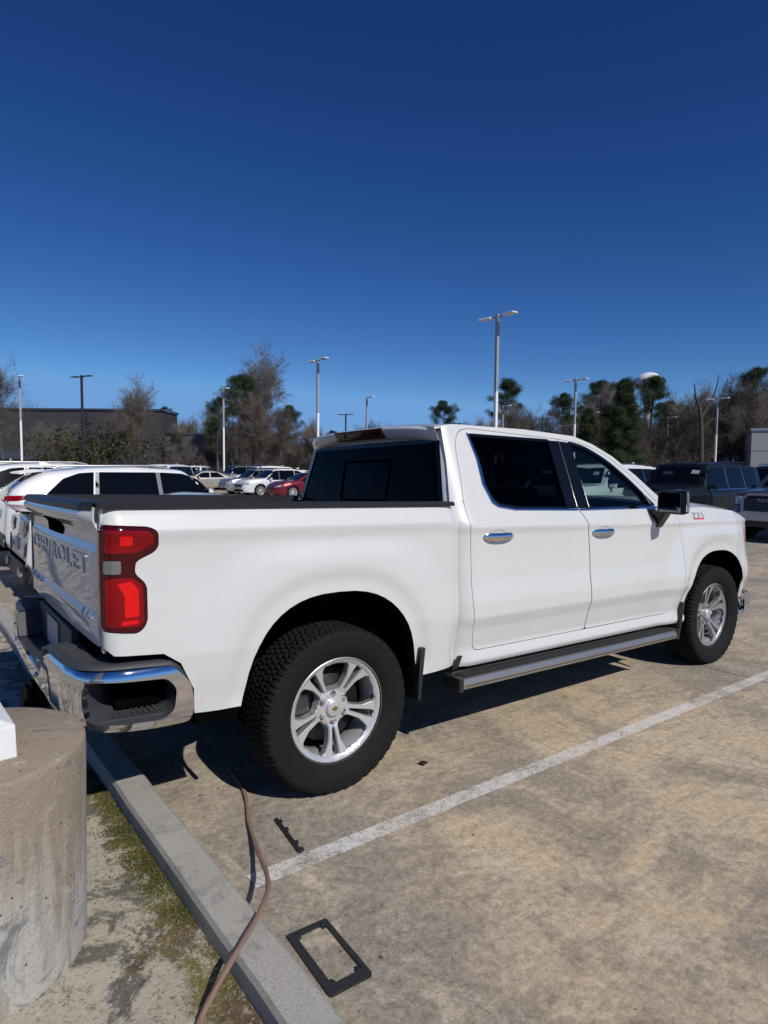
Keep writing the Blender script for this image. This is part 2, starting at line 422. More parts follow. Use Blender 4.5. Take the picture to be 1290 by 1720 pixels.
def island_mat():
    m, t, b = newmat('mossy_island_concrete'); v = geovec(t)
    c = mixc(t, noise(t, 2.0, 6, .6, v), (.40, .36, .28), (.62, .55, .43))
    c = mixc(t, mixc(t, .9, (0, 0, 0), ramp(t, noise(t, 5.5, 8, .75, v, .6), [(.48, 0.0), (.55, 1.0)])), c, (.12, .112, .095))
    # moss gathers along the kerb and in blotches
    g = t.nodes.new('ShaderNodeNewGeometry'); s = t.nodes.new('ShaderNodeSeparateXYZ'); t.links.new(g.outputs['Position'], s.inputs[0])
    mr = t.nodes.new('ShaderNodeMapRange'); mr.inputs[1].default_value = -1.27; mr.inputs[2].default_value = -1.02; t.links.new(s.outputs[0], mr.inputs[0])
    ad = t.nodes.new('ShaderNodeMath'); ad.operation = 'MULTIPLY_ADD'; ad.inputs[1].default_value = .20
    t.links.new(mr.outputs[0], ad.inputs[0]); t.links.new(noise(t, 4.2, 8, .78, v, .5), ad.inputs[2])
    mf = mixc(t, .92, (0, 0, 0), ramp(t, ad.outputs[0], [(.64, 0.0), (.70, 1.0)]))
    mc = mixc(t, noise(t, 9, 5, .7, v), (.09, .085, .012), (.27, .23, .05)); mc = mixc(t, ramp(t, noise(t, 4, 4, .6, v), [(.45, 0.0), (.6, 1.0)]), mc, (.11, .065, .03))
    c = mixc(t, mf, c, mc)
    sp = noise(t, 55, 7, .85, v); c = mixc(t, mixc(t, .85, (0, 0, 0), ramp(t, sp, [(.38, 1.0), (.47, 0.0)])), c, (.05, .046, .038))
    c = mixc(t, mixc(t, .7, (0, 0, 0), ramp(t, noise(t, 70, 5, .8, v, .5), [(.58, 0.0), (.64, 1.0)])), c, (.72, .66, .54))
    t.links.new(c, b.inputs['Base Color']); b.inputs['Roughness'].default_value = .95; bump(t, b, mixc(t, .5, sp, noise(t, 25, 5, .7, v)), .8, .015); return m
M['island'] = island_mat()

def base_mat():
    m, t, b = newmat('weathered_cast_concrete'); v = objvec(t)
    s = t.nodes.new('ShaderNodeSeparateXYZ'); t.links.new(v, s.inputs[0])
    up = ramp(t, s.outputs[2], [(.25, 0.0), (.66, 1.0)])
    n1 = noise(t, 3, 6, .65, v, .5); c = mixc(t, n1, (.44, .43, .40), (.60, .57, .51))
    brown = mixc(t, noise(t, 14, 6, .7, v), (.20, .145, .095), (.43, .33, .225))
    fac = t.nodes.new('ShaderNodeMath'); fac.operation = 'ADD'; fac.use_clamp = True
    str_ = ramp(t, noise(t, 5, 5, .65, objvec(t, (2.5, 2.5, .35)), .4), [(.45, 0.0), (.62, 1.0)])
    t.links.new(up, fac.inputs[0]); t.links.new(str_, fac.inputs[1]); c = mixc(t, mixc(t, .8, (0, 0, 0), fac.outputs[0]), c, brown)
    c = mixc(t, ramp(t, noise(t, 7, 6, .8, v, .3), [(.60, 0.0), (.66, 1.0)]), c, (.52, .50, .46))
    c = mixc(t, ramp(t, noise(t, 3.4, 6, .7, v, 1.0), [(.58, 0.0), (.64, .85)]), c, (.17, .18, .19))
    vo = t.nodes.new('ShaderNodeTexVoronoi'); vo.inputs['Scale'].default_value = 26; t.links.new(v, vo.inputs['Vector'])
    pit = ramp(t, vo.outputs['Distance'], [(.07, 1.0), (.12, 0.0)]); c = mixc(t, pit, c, (.07, .06, .05))
    sp = noise(t, 90, 4, .8, v); c = mixc(t, mixc(t, .35, (0, 0, 0), ramp(t, sp, [(.3, 1.0), (.5, 0.0)])), c, (.08, .07, .06))
    t.links.new(c, b.inputs['Base Color']); b.inputs['Roughness'].default_value = .92; bump(t, b, mixc(t, .6, sp, noise(t, 28, 6, .8, v)), .9, .014); return m
M['base'] = base_mat()
M['joint'] = simple('joint_sealant', (.07, .065, .055), .9, 0, 0, .4, 8)
M['earth'] = simple('dry_grass_and_leaf_litter', (.12, .095, .055), .95, 0, 0, .5, .3, .5, 3)
M['bark'] = simple('grey_brown_bark', (.12, .095, .075), .9, 0, 0, .3, 5)
M['bark_pale'] = simple('pale_grey_bark', (.21, .18, .15), .9, 0, 0, .3, 5)
M['bark_dead'] = simple('dark_dead_bark', (.07, .055, .045), .9, 0, 0, .3, 5)
M['twig'] = simple('bare_twigs', (.15, .125, .105), .9, 0, 0, .4, .8)
M['twig_dark'] = simple('dark_bare_twigs', (.105, .085, .07), .9, 0, 0, .4, .8)
M['needle'] = simple('pine_needles', (.035, .06, .022), .75, 0, 0, .55, .9)
M['needle_warm'] = simple('yellow_green_foliage', (.085, .085, .022), .75, 0, 0, .5, .9)
M['evergreen'] = simple('dense_evergreen_foliage', (.04, .062, .02), .75, 0, 0, .55, .7)

# ------------------------------------------------------------------ ground, kerb, island
def sheet(name, poly, z, mat, kind='structure'):
    me = mesh(name, [(x, y, z) for x, y in poly], [tuple(range(len(poly)))]); o = link(name, me, mat); tag(o, kind=kind); return o
sheet('ground', [(-2500, -2500), (2500, -2500), (2500, 2500), (-2500, 2500)], -.006, M['earth'])
sheet('parking_lot', [(-60, -60), (92, -60), (92, 75), (-60, 75)], 0.0, M['lot'])
def rot_strip(x0, y0, x1, y1, w):
    d = Vector((x1 - x0, y1 - y0)).normalized(); n = Vector((-d.y, d.x)) * w / 2
    return [(x0 + n.x, y0 + n.y), (x1 + n.x, y1 + n.y), (x1 - n.x, y1 - n.y), (x0 - n.x, y0 - n.y)]
def line_strip(x0, y0, x1, y1, w):
    p = rot_strip(x0, y0, x1, y1, w); me = mesh('painted_line', [(x, y, .004) for x, y in p], [(3, 2, 1, 0)]); o = link('painted_line', me, M['line']); return tag(o, kind='structure')
line_strip(-.66, -1.385, 5.35, -1.405, .092)
for k in range(1, 14): line_strip(-.66, -1.385 + 2.86 * k, 4.9, -1.395 + 2.86 * k, .092)
for k in range(-2, 13): line_strip(13.0, 1.75 + 2.87 * k, 18.2, 1.75 + 2.87 * k, .092)
for k in range(-2, 13): line_strip(22.4, 1.75 + 2.87 * k, 27.6, 1.75 + 2.87 * k, .092)
for k in range(-3, 6):
    p = rot_strip(3.60 + 4.57 * k, -28, 3.60 + 4.57 * k, 60, .007); tag(link('pavement_joint', mesh('pavement_joint', [(x, y, .0022) for x, y in p], [(3, 2, 1, 0)]), M['joint']), kind='structure')
for k in range(-2, 5):
    p = rot_strip(-.75, -3.45 + 5.72 * k, 60, -3.45 + 5.72 * k, .007); tag(link('pavement_joint', mesh('pavement_joint', [(x, y, .0028) for x, y in p], [(3, 2, 1, 0)]), M['joint']), kind='structure')
# kerb: rounded top, runs along y behind the bays
def kx(y): return -.865 - .028 * (y + .6)
kb = MB(); prof = [(-.10, .035), (-.098, .12), (-.088, .138), (.032, .137), (.048, .122), (.088, -.01)]
ys = list(np.arange(-9, 40.01, .25)); kv = []
for y in ys:
    for a, z in prof: kv.append((kx(y) + a + .002 * math.sin(y * 9), y, z + (.002 * math.sin(y * 13 + a * 40) if z > .1 else 0)))
m_ = len(prof); kb.add(kv, [(i * m_ + j, (i + 1) * m_ + j, (i + 1) * m_ + j + 1, i * m_ + j + 1) for i in range(len(ys) - 1) for j in range(m_ - 1)], False)
kb.add(kv[-m_:], [tuple(range(m_))])
k_ = kb.build('kerb', M['kerb'], fix=True); tag(k_, kind='structure')
# island sheet behind the kerb, slightly uneven
iv = []; nx, ny = 90, 200
for j in range(ny):
    y = -9 + 49 * (j / (ny - 1)) ** 1.0 if j > 120 else -9 + 49 * (j / (ny - 1))
    for i in range(nx):
        x = kx(y) - .1 - 7 * (i / (nx - 1)) ** 1.6
        iv.append((x, y, .055 + .012 * math.sin(x * 3.1 + y * 2.3) * math.sin(y * 1.7 - x)))
me = mesh('island', iv, [(j * nx + i, j * nx + i + 1, (j + 1) * nx + i + 1, (j + 1) * nx + i) for j in range(ny - 1) for i in range(nx - 1)], True)
fixn(me)
o = link('island', me, M['island']); tag(o, kind='structure')
# moss and dry tufts along the kerb
mv = MB()
def tuft_zone(n, fx, fy, hmin, hmax):
    for _ in range(n):
        y = fy(); x = fx(y); z = .055; h = random.uniform(hmin, hmax); a = random.uniform(0, 6.28); w = random.uniform(.0015, .004); l = random.uniform(-.6, .6) * h; l2 = random.uniform(-.6, .6) * h
        mv.add([(x + w * math.cos(a), y + w * math.sin(a), z), (x - w * math.cos(a), y - w * math.sin(a), z), (x + l, y + l2, z + h)], [(0, 1, 2)])
clump = [(random.gauss(0, .035), random.uniform(-2.4, -.1)) for _ in range(60)]
def cx(y): return kx(y) - .10 - abs(random.gauss(0, .05))
def zone():
    c = random.choice(clump); return random.gauss(c[1], .03)
tuft_zone(9000, cx, zone, .004, .014)
mm = mv.build('moss', simple('moss_green', (.10, .10, .02), .95, 0, 0, .6, 5)); tag(mm, 'yellow green moss growing along the back of the kerb', 'moss', kind='stuff')

# ------------------------------------------------------------------ cast base, pole foot
LB = (-1.578, -1.29)
bs = MB(); pr = [(.0, .0), (.338, .0)] + [(.338 + .01 * k / 8, .05 + .64 * k / 8) for k in range(9)] + [(.3475, .722), (.344, .733), (.336, .737), (.0, .738)]
bs.lathe(pr, 96, 'z')
rt = empty('pole_base', (LB[0], LB[1], .01)); tag(rt, 'round stained concrete lamp pole base beside the kerb in the foreground', 'pole base')
bs.build('concrete_drum', M['base'], rt, fix=True)
# lamp pole on the drum: a white square shoe cover carries the post (post itself is left of the picture)
lp = empty('lamp_post', (-1.610, -1.322, .747), rad(4)); tag(lp, 'white square lamp post foot standing on the round concrete base', 'lamp post')
c_ = MB(); c_.hull8([(-.152, -.152, 0), (.152, -.152, 0), (.152, .152, 0), (-.152, .152, 0), (-.150, -.150, .10), (.150, -.150, .10), (.150, .150, .10), (-.150, .150, .10)], .004)
c_.hull8([(-.148, -.148, .1005), (.148, -.148, .1005), (.148, .148, .1005), (-.148, .148, .1005), (-.085, -.085, .125), (.085, -.085, .125), (.085, .085, .125), (-.085, .085, .125)], .002)
c_.build('base_cover', M['pole_white'], lp)
MB().box((-.075, -.075, .10), (.075, .075, 5.6), .008).build('post', M['pole_white'], lp)
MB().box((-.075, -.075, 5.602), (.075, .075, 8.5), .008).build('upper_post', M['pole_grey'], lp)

# ------------------------------------------------------------------ THE PICKUP
def shear(p): return (p[0], p[1], p[2] - .02 * p[0] - .018 * (p[1] + 1.0))
TR = empty('pickup_truck', (0, 0, 0)); tag(TR, 'large white crew cab pickup filling the middle of the picture', 'pickup truck')

door_prof = sinterp([(.40, .90), (.47, .958), (.52, .985), (.60, .968), (.72, .994), (.785, 1.020), (.87, 1.022), (1.0, 1.004), (1.15, .994), (1.27, .994), (1.318, 1.006), (1.345, .990), (1.40, .960), (1.44, .938), (1.95, .724)], .008)
bed_prof = sinterp([(.40, .955), (.50, .975), (.60, .985), (.72, 1.000), (.82, 1.010), (1.0, 1.004), (1.2, .998), (1.295, .998), (1.350, 1.009), (1.374, .994), (1.425, .968), (1.445, .950), (1.50, .90)], .007)
ARR = (-.02, .45, .50, .575); ARF = (3.735, .45, .505, .60)
def aq(x, z, A):
    dx = abs(x - A[0]) / A[2]; dz = max(0.0, z - A[1]) / A[3]
    return (dx ** 2.5 + dz ** 2.5) ** (1 / 2.5)
def Y(x, z):
    t = smooth01(.6, 1.0, x); zz = z
    if z > 1.2: zz = z + .012 * (x - 1) * smooth01(1.2, 1.34, z) if x > .8 else z
    y = bed_prof(z) * (1 - t) + door_prof(zz) * t if z < 1.46 else door_prof(zz)
    for A in (ARR, ARF):
        q = aq(x, z, A)
        if q < 1.75 and z < 1.3: y += .024 * (1 - smooth01(1.24, 1.72, q)) * (1 - smooth01(1.18, 1.3, z)) - .015 * (1 - smooth01(1.07, 1.23, q)) * smooth01(.50, .62, z)
    if x < -1.018: tt = min(1, (-1.018 - x) / .075); y -= .06 * (1 - math.sqrt(max(0, 1 - tt * tt)))
    if z < 1.46 and .70 < x <= .806: y -= .035 * ((x - .70) / .106) ** 2
    if .806 < x < .93: y -= .05 * ((.93 - x) / .124) ** 2
    if x > 4.05:
        y -= interp([(4.05, 0), (4.2, .022), (4.32, .055), (4.42, .095), (4.52, .16), (4.60, .24), (4.66, .33), (4.72, .46)])(x)
    return y
def Ms(s):
    return lambda x, z: (x, s * Y(x, z), z)
def arch_pts(A, z0, zend, n=26):
    out = []
    for i in range(n + 1):
        a = math.pi * i / n; c, s_ = math.cos(a), max(0.0, math.sin(a))
        out.append((A[0] - A[2] * math.copysign(abs(c) ** .8, c), A[1] + A[3] * s_ ** .8))
    return [(out[0][0], z0)] + out + [(out[-1][0], zend)]
bed_out = [(-1.092, .885), (-1.092, 1.43), (-1.078, 1.447), (.800, 1.447), (.800, .56), (.77, .525), (.49, .515)] + [p for p in arch_pts(ARR, .56, .56)[::-1][1:-1] if p[1] > .565] + [(-.53, .55), (-.74, .56), (-.745, .67), (-.80, .79), (-.87, .84), (-1.06, .855)]
# tail lamp outline
tl = [(-1.096, 1.372), (-.92, 1.362), (-.888, 1.345), (-.884, 1.285), (-.905, 1.262), (-.955, 1.240), (-.976, 1.225), (-.980, 1.185), (-.972, 1.168), (-.945, 1.142), (-.934, 1.12), (-.934, .985), (-.95, .955), (-.975, .94), (-1.096, .955)]
tlr = rnd(tl, .018, 4)
rd = rnd([(.925, .588), (.885, .90), (.885, 1.20), (.872, 1.40), (.905, 1.60), (.93, 1.80), (.985, 1.885), (1.07, 1.905), (1.93, 1.885), (1.905, 1.41), (1.945, 1.35), (1.985, 1.15), (1.975, .90), (1.992, .75), (1.985, .589), (1.90, .588)], [.05, .08, .08, .04, .04, .06, .06, .05, .005, .02, .04, .1, .1, .1, .02, .02])
fd = rnd([(1.992, .589), (2.0, .75), (1.983, .90), (1.993, 1.15), (1.953, 1.35), (1.913, 1.41), (1.938, 1.885), (2.24, 1.865), (2.48, 1.775), (2.70, 1.63), (2.90, 1.455), (3.06, 1.40), (3.12, 1.28), (3.165, 1.08), (3.155, .85), (3.07, .64), (2.99, .588)], [.02, .1, .1, .1, .04, .02, .005, .12, .1, .1, .02, .05, .05, .1, .1, .1, .04])
rw = rnd([(1.135, 1.452), (1.09, 1.55), (1.098, 1.70), (1.065, 1.862), (1.82, 1.868), (1.80, 1.418), (1.30, 1.425)], [.05, .08, .1, .02, .01, .01, .1])
fw = rnd([(2.02, 1.413), (2.045, 1.865), (2.20, 1.845), (2.43, 1.752), (2.64, 1.607), (2.75, 1.515), (2.80, 1.425)], [.01, .01, .1, .1, .1, .02, .02])
sail = [(2.825, 1.428), (2.775, 1.505), (2.865, 1.432)]
cab_out = [(.808, .50), (.808, 1.46), (.845, 1.70), (.865, 1.905), (.95, 1.925), (1.60, 1.935), (2.12, 1.92), (2.32, 1.872), (2.52, 1.79), (2.74, 1.655), (2.95, 1.50), (3.09, 1.44), (3.135, 1.40), (3.165, 1.28), (3.205, 1.08), (3.195, .84), (3.11, .63), (3.03, .50)]
fend_out = [(3.1355, 1.402), (3.1655, 1.28), (3.2055, 1.08), (3.1955, .84), (3.139, .70), (3.085, .586), (3.06, .545), (3.0305, .50)] + [(3.225, .50)] + [p for p in arch_pts(ARF, .56, .56)[1:-1] if p[1] > .515] + [(4.245, .50), (4.60, .62), (4.70, .80), (4.68, .98), (4.62, 1.10), (4.52, 1.20), (4.30, 1.31), (4.05, 1.375), (3.6, 1.41)]
for s in (-1, 1):
    hi = s == -1; rs = .022 if hi else .06
    W = M['white']; dk = M['liner']
    bp = patch('bed_side', bed_out, Ms(s), (0, s, 0), W, TR, [inset(tlr, -.004)], rs, .02, post=shear, edge_mat=M['under'])
    cab_hole = [inset(rd, -.005), inset(fd, -.005)]
    patch('cab_side', cab_out, Ms(s), (0, s, 0), W, TR, [rnd([(.9215, .5845), (.8815, .90), (.8815, 1.20), (.8685, 1.40), (.9015, 1.60), (.9265, 1.80), (.983, 1.889), (1.07, 1.909), (1.93, 1.8895), (2.24, 1.8695), (2.482, 1.7785), (2.703, 1.633), (2.903, 1.459), (3.063, 1.404), (3.1235, 1.28), (3.1685, 1.08), (3.1585, .85), (3.073, .637), (2.99, .5845)], [.05, .08, .08, .04, .04, .06, .06, .05, .01, .12, .1, .1, .02, .05, .05, .1, .1, .1, .04])], rs, .02, post=shear)
    d1 = patch('door', rd, Ms(s), (0, s, 0), W, TR, [inset(rw, -.012)], rs, .02, post=shear)
    d2 = patch('door', fd, Ms(s), (0, s, 0), W, TR, [inset(fw, -.012), ], rs, .02, post=shear)
    patch('fender', fend_out, Ms(s), (0, s, 0), W, TR, [], rs, .02, post=shear, edge_mat=M['under'])
    # backing behind the gaps, with window openings
    patch('inner_panel', inset(cab_out, .012), Ms(s), (0, s, 0), dk, TR, [inset(rw, -.008), inset(fw, -.008)], .05, .03, off=-.024, post=shear)
    # windows and trims
    g1 = patch('window', inset(rw, -.006), Ms(s), (0, s, 0), M['glass_dark'], d1, [], .05, 0, off=-.010, post=shear)
    g2 = patch('window', inset(fw, -.006), Ms(s), (0, s, 0), M['glass_green'], d2, [], .05, 0, off=-.010, post=shear)
    patch('window_seal', inset(rw, -.013), Ms(s), (0, s, 0), M['black_smooth'], d1, [inset(rw, .006)], .03, .012, off=.0015, post=shear)
    patch('window_seal', inset(fw, -.013), Ms(s), (0, s, 0), M['black_smooth'], d2, [inset(fw, .010), ], .03, .012, off=.0015, post=shear)
    patch('mirror_sail', sail, Ms(s), (0, s, 0), M['black_smooth'], d2, [], .03, .006, off=.003, post=shear)
    patch('pillar_cover', [(1.80, 1.413), (1.822, 1.872), (1.926, 1.872), (1.905, 1.413)], Ms(s), (0, s, 0), M['black_smooth'], d1, [], .03, .004, off=.003, post=shear)
    patch('pillar_cover', [(1.915, 1.413), (1.938, 1.872), (2.055, 1.868), (2.034, 1.413)], Ms(s), (0, s, 0), M['black_smooth'], d2, [], .03, .004, off=.003, post=shear)
    # bright window surround: rear upright and belt line
    patch('chrome_trim', [(1.060, 1.874), (1.043, 1.874), (1.068, 1.72), (1.060, 1.56), (1.098, 1.45), (1.14, 1.424), (1.28, 1.405), (1.90, 1.397), (1.90, 1.409), (1.30, 1.416), (1.16, 1.434), (1.112, 1.474), (1.083, 1.56), (1.092, 1.70)], Ms(s), (0, s, 0), M['chrome'], d1, [], .03, .01, off=.006, post=shear)
    patch('chrome_trim', [(1.915, 1.397), (2.86, 1.405), (2.895, 1.412), (2.86, 1.419), (1.915, 1.409)], Ms(s), (0, s, 0), M['chrome'], d2, [], .03, .01, off=.006, post=shear)
    # door handles: cup and bar
    for (hx, hz, dd) in ((1.10, 1.253, d1), (2.135, 1.248, d2)):
        def cup(cx_, cz_):
            def f(x, z):
                q = ((x - cx_) / .070) ** 2 + ((z - cz_) / .048) ** 2; return (x, s * (Y(x, z) + .001 - .014 * max(0, 1 - q)), z)
            return f
        el = [(hx + .070 * math.cos(a), hz + .046 * math.sin(a)) for a in np.linspace(0, 6.283, 29)[:-1]]
        patch('handle_cup', el, cup(hx, hz), (0, s, 0), M['alloy'], dd, [], .012, .002, off=.002, post=shear)
        hb = rnd([(hx - .125, hz - .014), (hx - .128, hz + .014), (hx - .09, hz + .024), (hx + .09, hz + .024), (hx + .128, hz + .012), (hx + .125, hz - .014), (hx + .08, hz - .020), (hx - .08, hz - .020)], .014, 4)
        def bar(x, z, hx=hx, hz=hz):
            q = min(1, abs((x - hx) / .128)); v = (z - hz) / .024
            return (x, s * (Y(hx, hz) + .006 + .030 * (1 - q ** 2.6) - .008 * v * v), z)
        h_ = patch('door_handle', hb, bar, (0, s, 0), M['chrome'], dd, [], .008, .012, post=shear)
    # rocker seam piece and inner arch lip
    for A, nm in ((ARR, 'arch_trim'), (ARF, 'arch_trim')):
        lip = arch_pts(A, .53, .53); ii = [(A[0] + (x - A[0]) * .955, A[1] + (z - A[1]) * .965 if z > A[1] else z) for x, z in lip]
        mb = MB(); vv = []
        for k in range(len(lip)):
            (x, z), (xi, zi) = lip[k], ii[k]; y = Y(x, z)
            vv += [(x, s * (y - .004), z), (xi, s * (y - .020), zi), (xi, s * (y - .10), zi)]
        mb.add([shear(p) for p in vv], [(3 * k + j, 3 * k + 3 + j, 3 * k + 4 + j, 3 * k + 1 + j) for k in range(len(lip) - 1) for j in range(2)], True); mb.build(nm, M['liner'], TR)
        # wheel housing
        mb = MB(); hv = []
        for k in range(len(ii)):
            x, z = ii[k]; x = A[0] + (x - A[0]) * 1.04; hv += [(x, s * .93, z + .015), (x, s * .52, z + .015)]
        mb.add([shear(p) for p in hv], [(2 * k, 2 * k + 2, 2 * k + 3, 2 * k + 1) for k in range(len(ii) - 1)], True)
        cap = [shear((A[0] + (x - A[0]) * 1.04, s * .52, z + .015)) for x, z in ii]; mb.add(cap, [tuple(range(len(cap)))])
        mb.build('wheel_housing', M['liner'], TR)

# --- truck top surfaces
def roofM(x, y):
    t = x
    ye = Y(t, interp([(.80, 1.90), (.95, 1.925), (1.60, 1.935), (2.12, 1.92), (2.40, 1.84)])(t)); ze = interp([(.80, 1.90), (.95, 1.925), (1.60, 1.935), (2.12, 1.92), (2.40, 1.84)])(t)
    q = min(1, abs(y)); return (t, y * ye, ze + .032 * (1 - q ** 2.4))
patch('roof', [(.80, -1), (.865, -1.0), (2.37, -1), (2.37, 1), (.865, 1), (.80, 1)], roofM, (0, 0, 1), M['white'], TR, [], .05, .015, post=shear)
def wsM(u, v):   # windshield: u 0 top .. 1 bottom, v -1..1
    x = 2.36 + u * .80 + .10 * (1 - v * v) * (.3 + .7 * u); z = 1.865 - .43 * u + .035 * (1 - v * v) * (1 - u); y = v * (.742 + .20 * u)
    return (x, y, z)
patch('windshield', [(.0, -1), (1, -1), (1, 1), (0, 1)], wsM, (1, 0, 1), M['glass_green'], TR, [], .08, 0, post=shear)
def hoodM(x, y):
    ze = interp([(3.1, 1.405), (3.6, 1.41), (4.05, 1.375), (4.30, 1.31), (4.52, 1.20), (4.62, 1.10)])(x); ye = Y(x, ze) - .004
    q = min(1, abs(y)); dome = interp([(3.1, 1), (4.2, 1), (4.5, .6), (4.62, .3)])(x)
    return (x + .10 * (1 - q * q) * smooth01(4.0, 4.6, x), y * ye, ze + dome * (.034 * (1 - q ** 6) + .045 * (1 - q * q)))
patch('hood', [(3.08, -1), (4.62, -1), (4.62, 1), (3.08, 1)], hoodM, (0, 0, 1), M['white'], TR, [], .06, .02, post=shear)
# front face
def noseM(y, z):
    x = 4.70; 
    for _ in range(14):
        if Y(x, z) < abs(y): x -= .035
    return (min(x, 4.70) + .02 * (1 - y * y), y, z)
fr = MB(); fr.box((4.45, -.72, .62), (4.66, .72, 1.22), .03); o = fr.build('grille', M['black'], TR)
for k in range(6): MB().box((4.661, -.66, .70 + k * .085), (4.69, .66, .74 + k * .085), .008).build('grille_bar', M['chrome'], o)
for s in (-1, 1):
    MB().hull8([(4.46, s * .90, .99), (4.68, s * .70, .99), (4.62, s * .62, .99), (4.40, s * .80, .99), (4.42, s * .905, 1.16), (4.64, s * .70, 1.16), (4.58, s * .62, 1.16), (4.36, s * .80, 1.16)], .01).build('headlight', M['lamp_white'], TR)
    patch('side_marker', rnd([(4.33, 1.07), (4.46, 1.06), (4.45, 1.18), (4.36, 1.22)], .02), Ms(s), (0, s, 0), M['amber'], TR, [], .03, .004, off=.004, post=shear)
fb = MB(); pth = [(4.25, .985), (4.42, .955), (4.55, .86), (4.66, .70), (4.74, .40), (4.76, 0)]
pth = pth + [(x, -y) for x, y in pth[-2::-1]]; vv = []
for x, y in pth: vv += [(x, y, .42), (x + .02, y * 1.01, .47), (x + .02, y * 1.01, .60), (x, y, .63)]
fb.add([shear(p) for p in vv], [(4 * k + j, 4 * k + 4 + j, 4 * k + 5 + j, 4 * k + 1 + j) for k in range(len(pth) - 1) for j in range(3)], True); fb.build('front_bumper', M['chrome'], TR)

# --- cab rear wall, rear glass, brake lamp
def crx(z): return .79 + (z - 1.42) * .15
def crM(y, z):
    zc = min(z, 1.90); ye = Y(.808 + max(0, (zc - 1.46)) * .15, zc); t = max(0.0, (abs(y) - (ye - .10)) / .10)
    return (crx(z) + .03 * min(t, 1.1) ** 2.2 - .006 * y * y, y, z)
def yrear(z): return Y(.81 + max(0, (z - 1.46)) * .14, z) + .002
rw_out = [(yrear(z), z) for z in np.linspace(1.30, 1.885, 14)]
rw_poly = [(-y, z) for y, z in rw_out] + rw_out[::-1]
rgl = rnd([(-.855, 1.40), (-.725, 1.835), (.725, 1.835), (.855, 1.40)], .03)
rgl_hole = inset(rgl, .004)
patch('cab_back', rw_poly, crM, (-1, 0, 0), M['white'], TR, [rgl_hole], .03, .02, post=shear)
rg = patch('rear_window', rgl, crM, (-1, 0, 0), M['glass_dark'], TR, [], .05, 0, off=-.006, post=shear)
patch('window_seal', rgl, crM, (-1, 0, 0), M['black_smooth'], rg, [inset(rgl, .028)], .03, .006, off=.002, post=shear)
ctr = rnd([(-.28, 1.44), (-.28, 1.72), (.28, 1.72), (.28, 1.44)], .02)
patch('slider_frame', ctr, crM, (-1, 0, 0), M['liner'], rg, [inset(ctr, .014)], .03, .006, off=.001, post=shear)
# roof rear lip (overhangs the glass) and lamp in it
lipv = []
for i in range(31):
    y = -1 + 2 * i / 30; ye = Y(.85, 1.88) * y; q = abs(y)
    zt = 1.903 + .028 * (1 - q ** 2.4); bow = .020 * (1 - q ** 3)
    lipv += [(.868, ye, zt + .002), (.80 - bow + .04 * q ** 8, ye, zt - .002), (.775 - bow + .05 * q ** 8, ye, zt - .014), (.775 - bow + .05 * q ** 8, ye, zt - .026), (.81 - bow * .5 + .03 * q ** 8, ye, zt - .075), (.845, ye, zt - .085)]
lb = MB(); lb.add([shear(p) for p in lipv], [(6 * k + j, 6 * k + j + 1, 6 * k + 7 + j, 6 * k + 6 + j) for k in range(30) for j in range(5)], True)
lb.build('roof_lip', M['white'], TR, fix=True)
ch = MB(); ch.hull8([shear(p) for p in [(.765, -.27, 1.858), (.80, -.27, 1.852), (.80, .27, 1.852), (.765, .27, 1.858), (.738, -.28, 1.918), (.80, -.30, 1.918), (.80, .30, 1.918), (.738, .28, 1.918)]], .006)
cl = ch.build('high_brake_lamp', M['red_dark'], TR)
for a, b2, mm_ in ((-.24, -.14, 'lamp_white'), (.14, .24, 'lamp_white'), (-.12, .12, 'red_dark')):
    MB().hull8([shear(p) for p in [(.752, a, 1.868), (.757, a, 1.868), (.757, b2, 1.868), (.752, b2, 1.868), (.737, a, 1.905), (.742, a, 1.905), (.742, b2, 1.905), (.737, b2, 1.905)]], .002).build('lens', M[mm_] if mm_ != 'lamp_white' else M['red_dark'], cl)

# --- bed: floor, inner walls, rail caps, tailgate
bd = MB(); bd.box((-1.07, -.86, 1.045), (.76, .86, 1.06)); bd.box((.72, -.90, 1.045), (.775, .90, 1.43))
for s in (-1, 1): bd.box((-1.07, s * .88 - .035, 1.05), (.72, s * .88 + .035, 1.435)); 
for v_ in range(len(bd.v)): bd.v[v_] = shear(bd.v[v_])
bd.build('bed_liner', M['black'], TR)
for s in (-1, 1):
    vv = []
    for x in np.linspace(-1.10, .765, 12):
        for a, z in ((.972, 1.437), (.974, 1.452), (.962, 1.462), (.87, 1.462), (.855, 1.45), (.855, 1.42)): vv.append(shear((x, s * a, z)))
    mb = MB(); mb.add(vv, [(6 * k + j, 6 * k + 6 + j, 6 * k + 7 + j, 6 * k + 1 + j) for k in range(11) for j in range(5)], False); mb.add(vv[:6], [(0, 1, 2, 3, 4, 5)]); mb.build('bed_rail_cap', M['black'], TR, fix=True)
tgp = sinterp([(.80, -.01), (.87, .006), (.93, .016), (.985, .020), (1.0, .006), (1.10, .008), (1.245, .014), (1.262, .010), (1.29, -.002), (1.33, .000), (1.352, .012), (1.372, .050), (1.400, .062), (1.425, .055), (1.45, .03)], .006)
def tgM(y, z): 
    e = max(0.0, (abs(y) - .80) / .11); return (-1.088 - tgp(z) * (1 - .65 * min(1, e) ** 1.5) - .012 * (1 - (y / .9) ** 2), y, z)
tg = patch('tailgate', rnd([(-.905, .875), (-.905, 1.443), (.905, 1.443), (.905, .875)], .012), tgM, (-1, 0, 0), M['white'], TR, [], .022, .05, post=shear)
mb = MB(); vv = []
for y in np.linspace(-.905, .905, 20):
    tx = -tgM(y, 1.425)[0]
    for a, z in ((tx + .003, 1.428), (tx + .004, 1.446), (tx - .01, 1.463), (1.05, 1.463), (1.045, 1.42)): vv.append(shear((-a, y, z)))
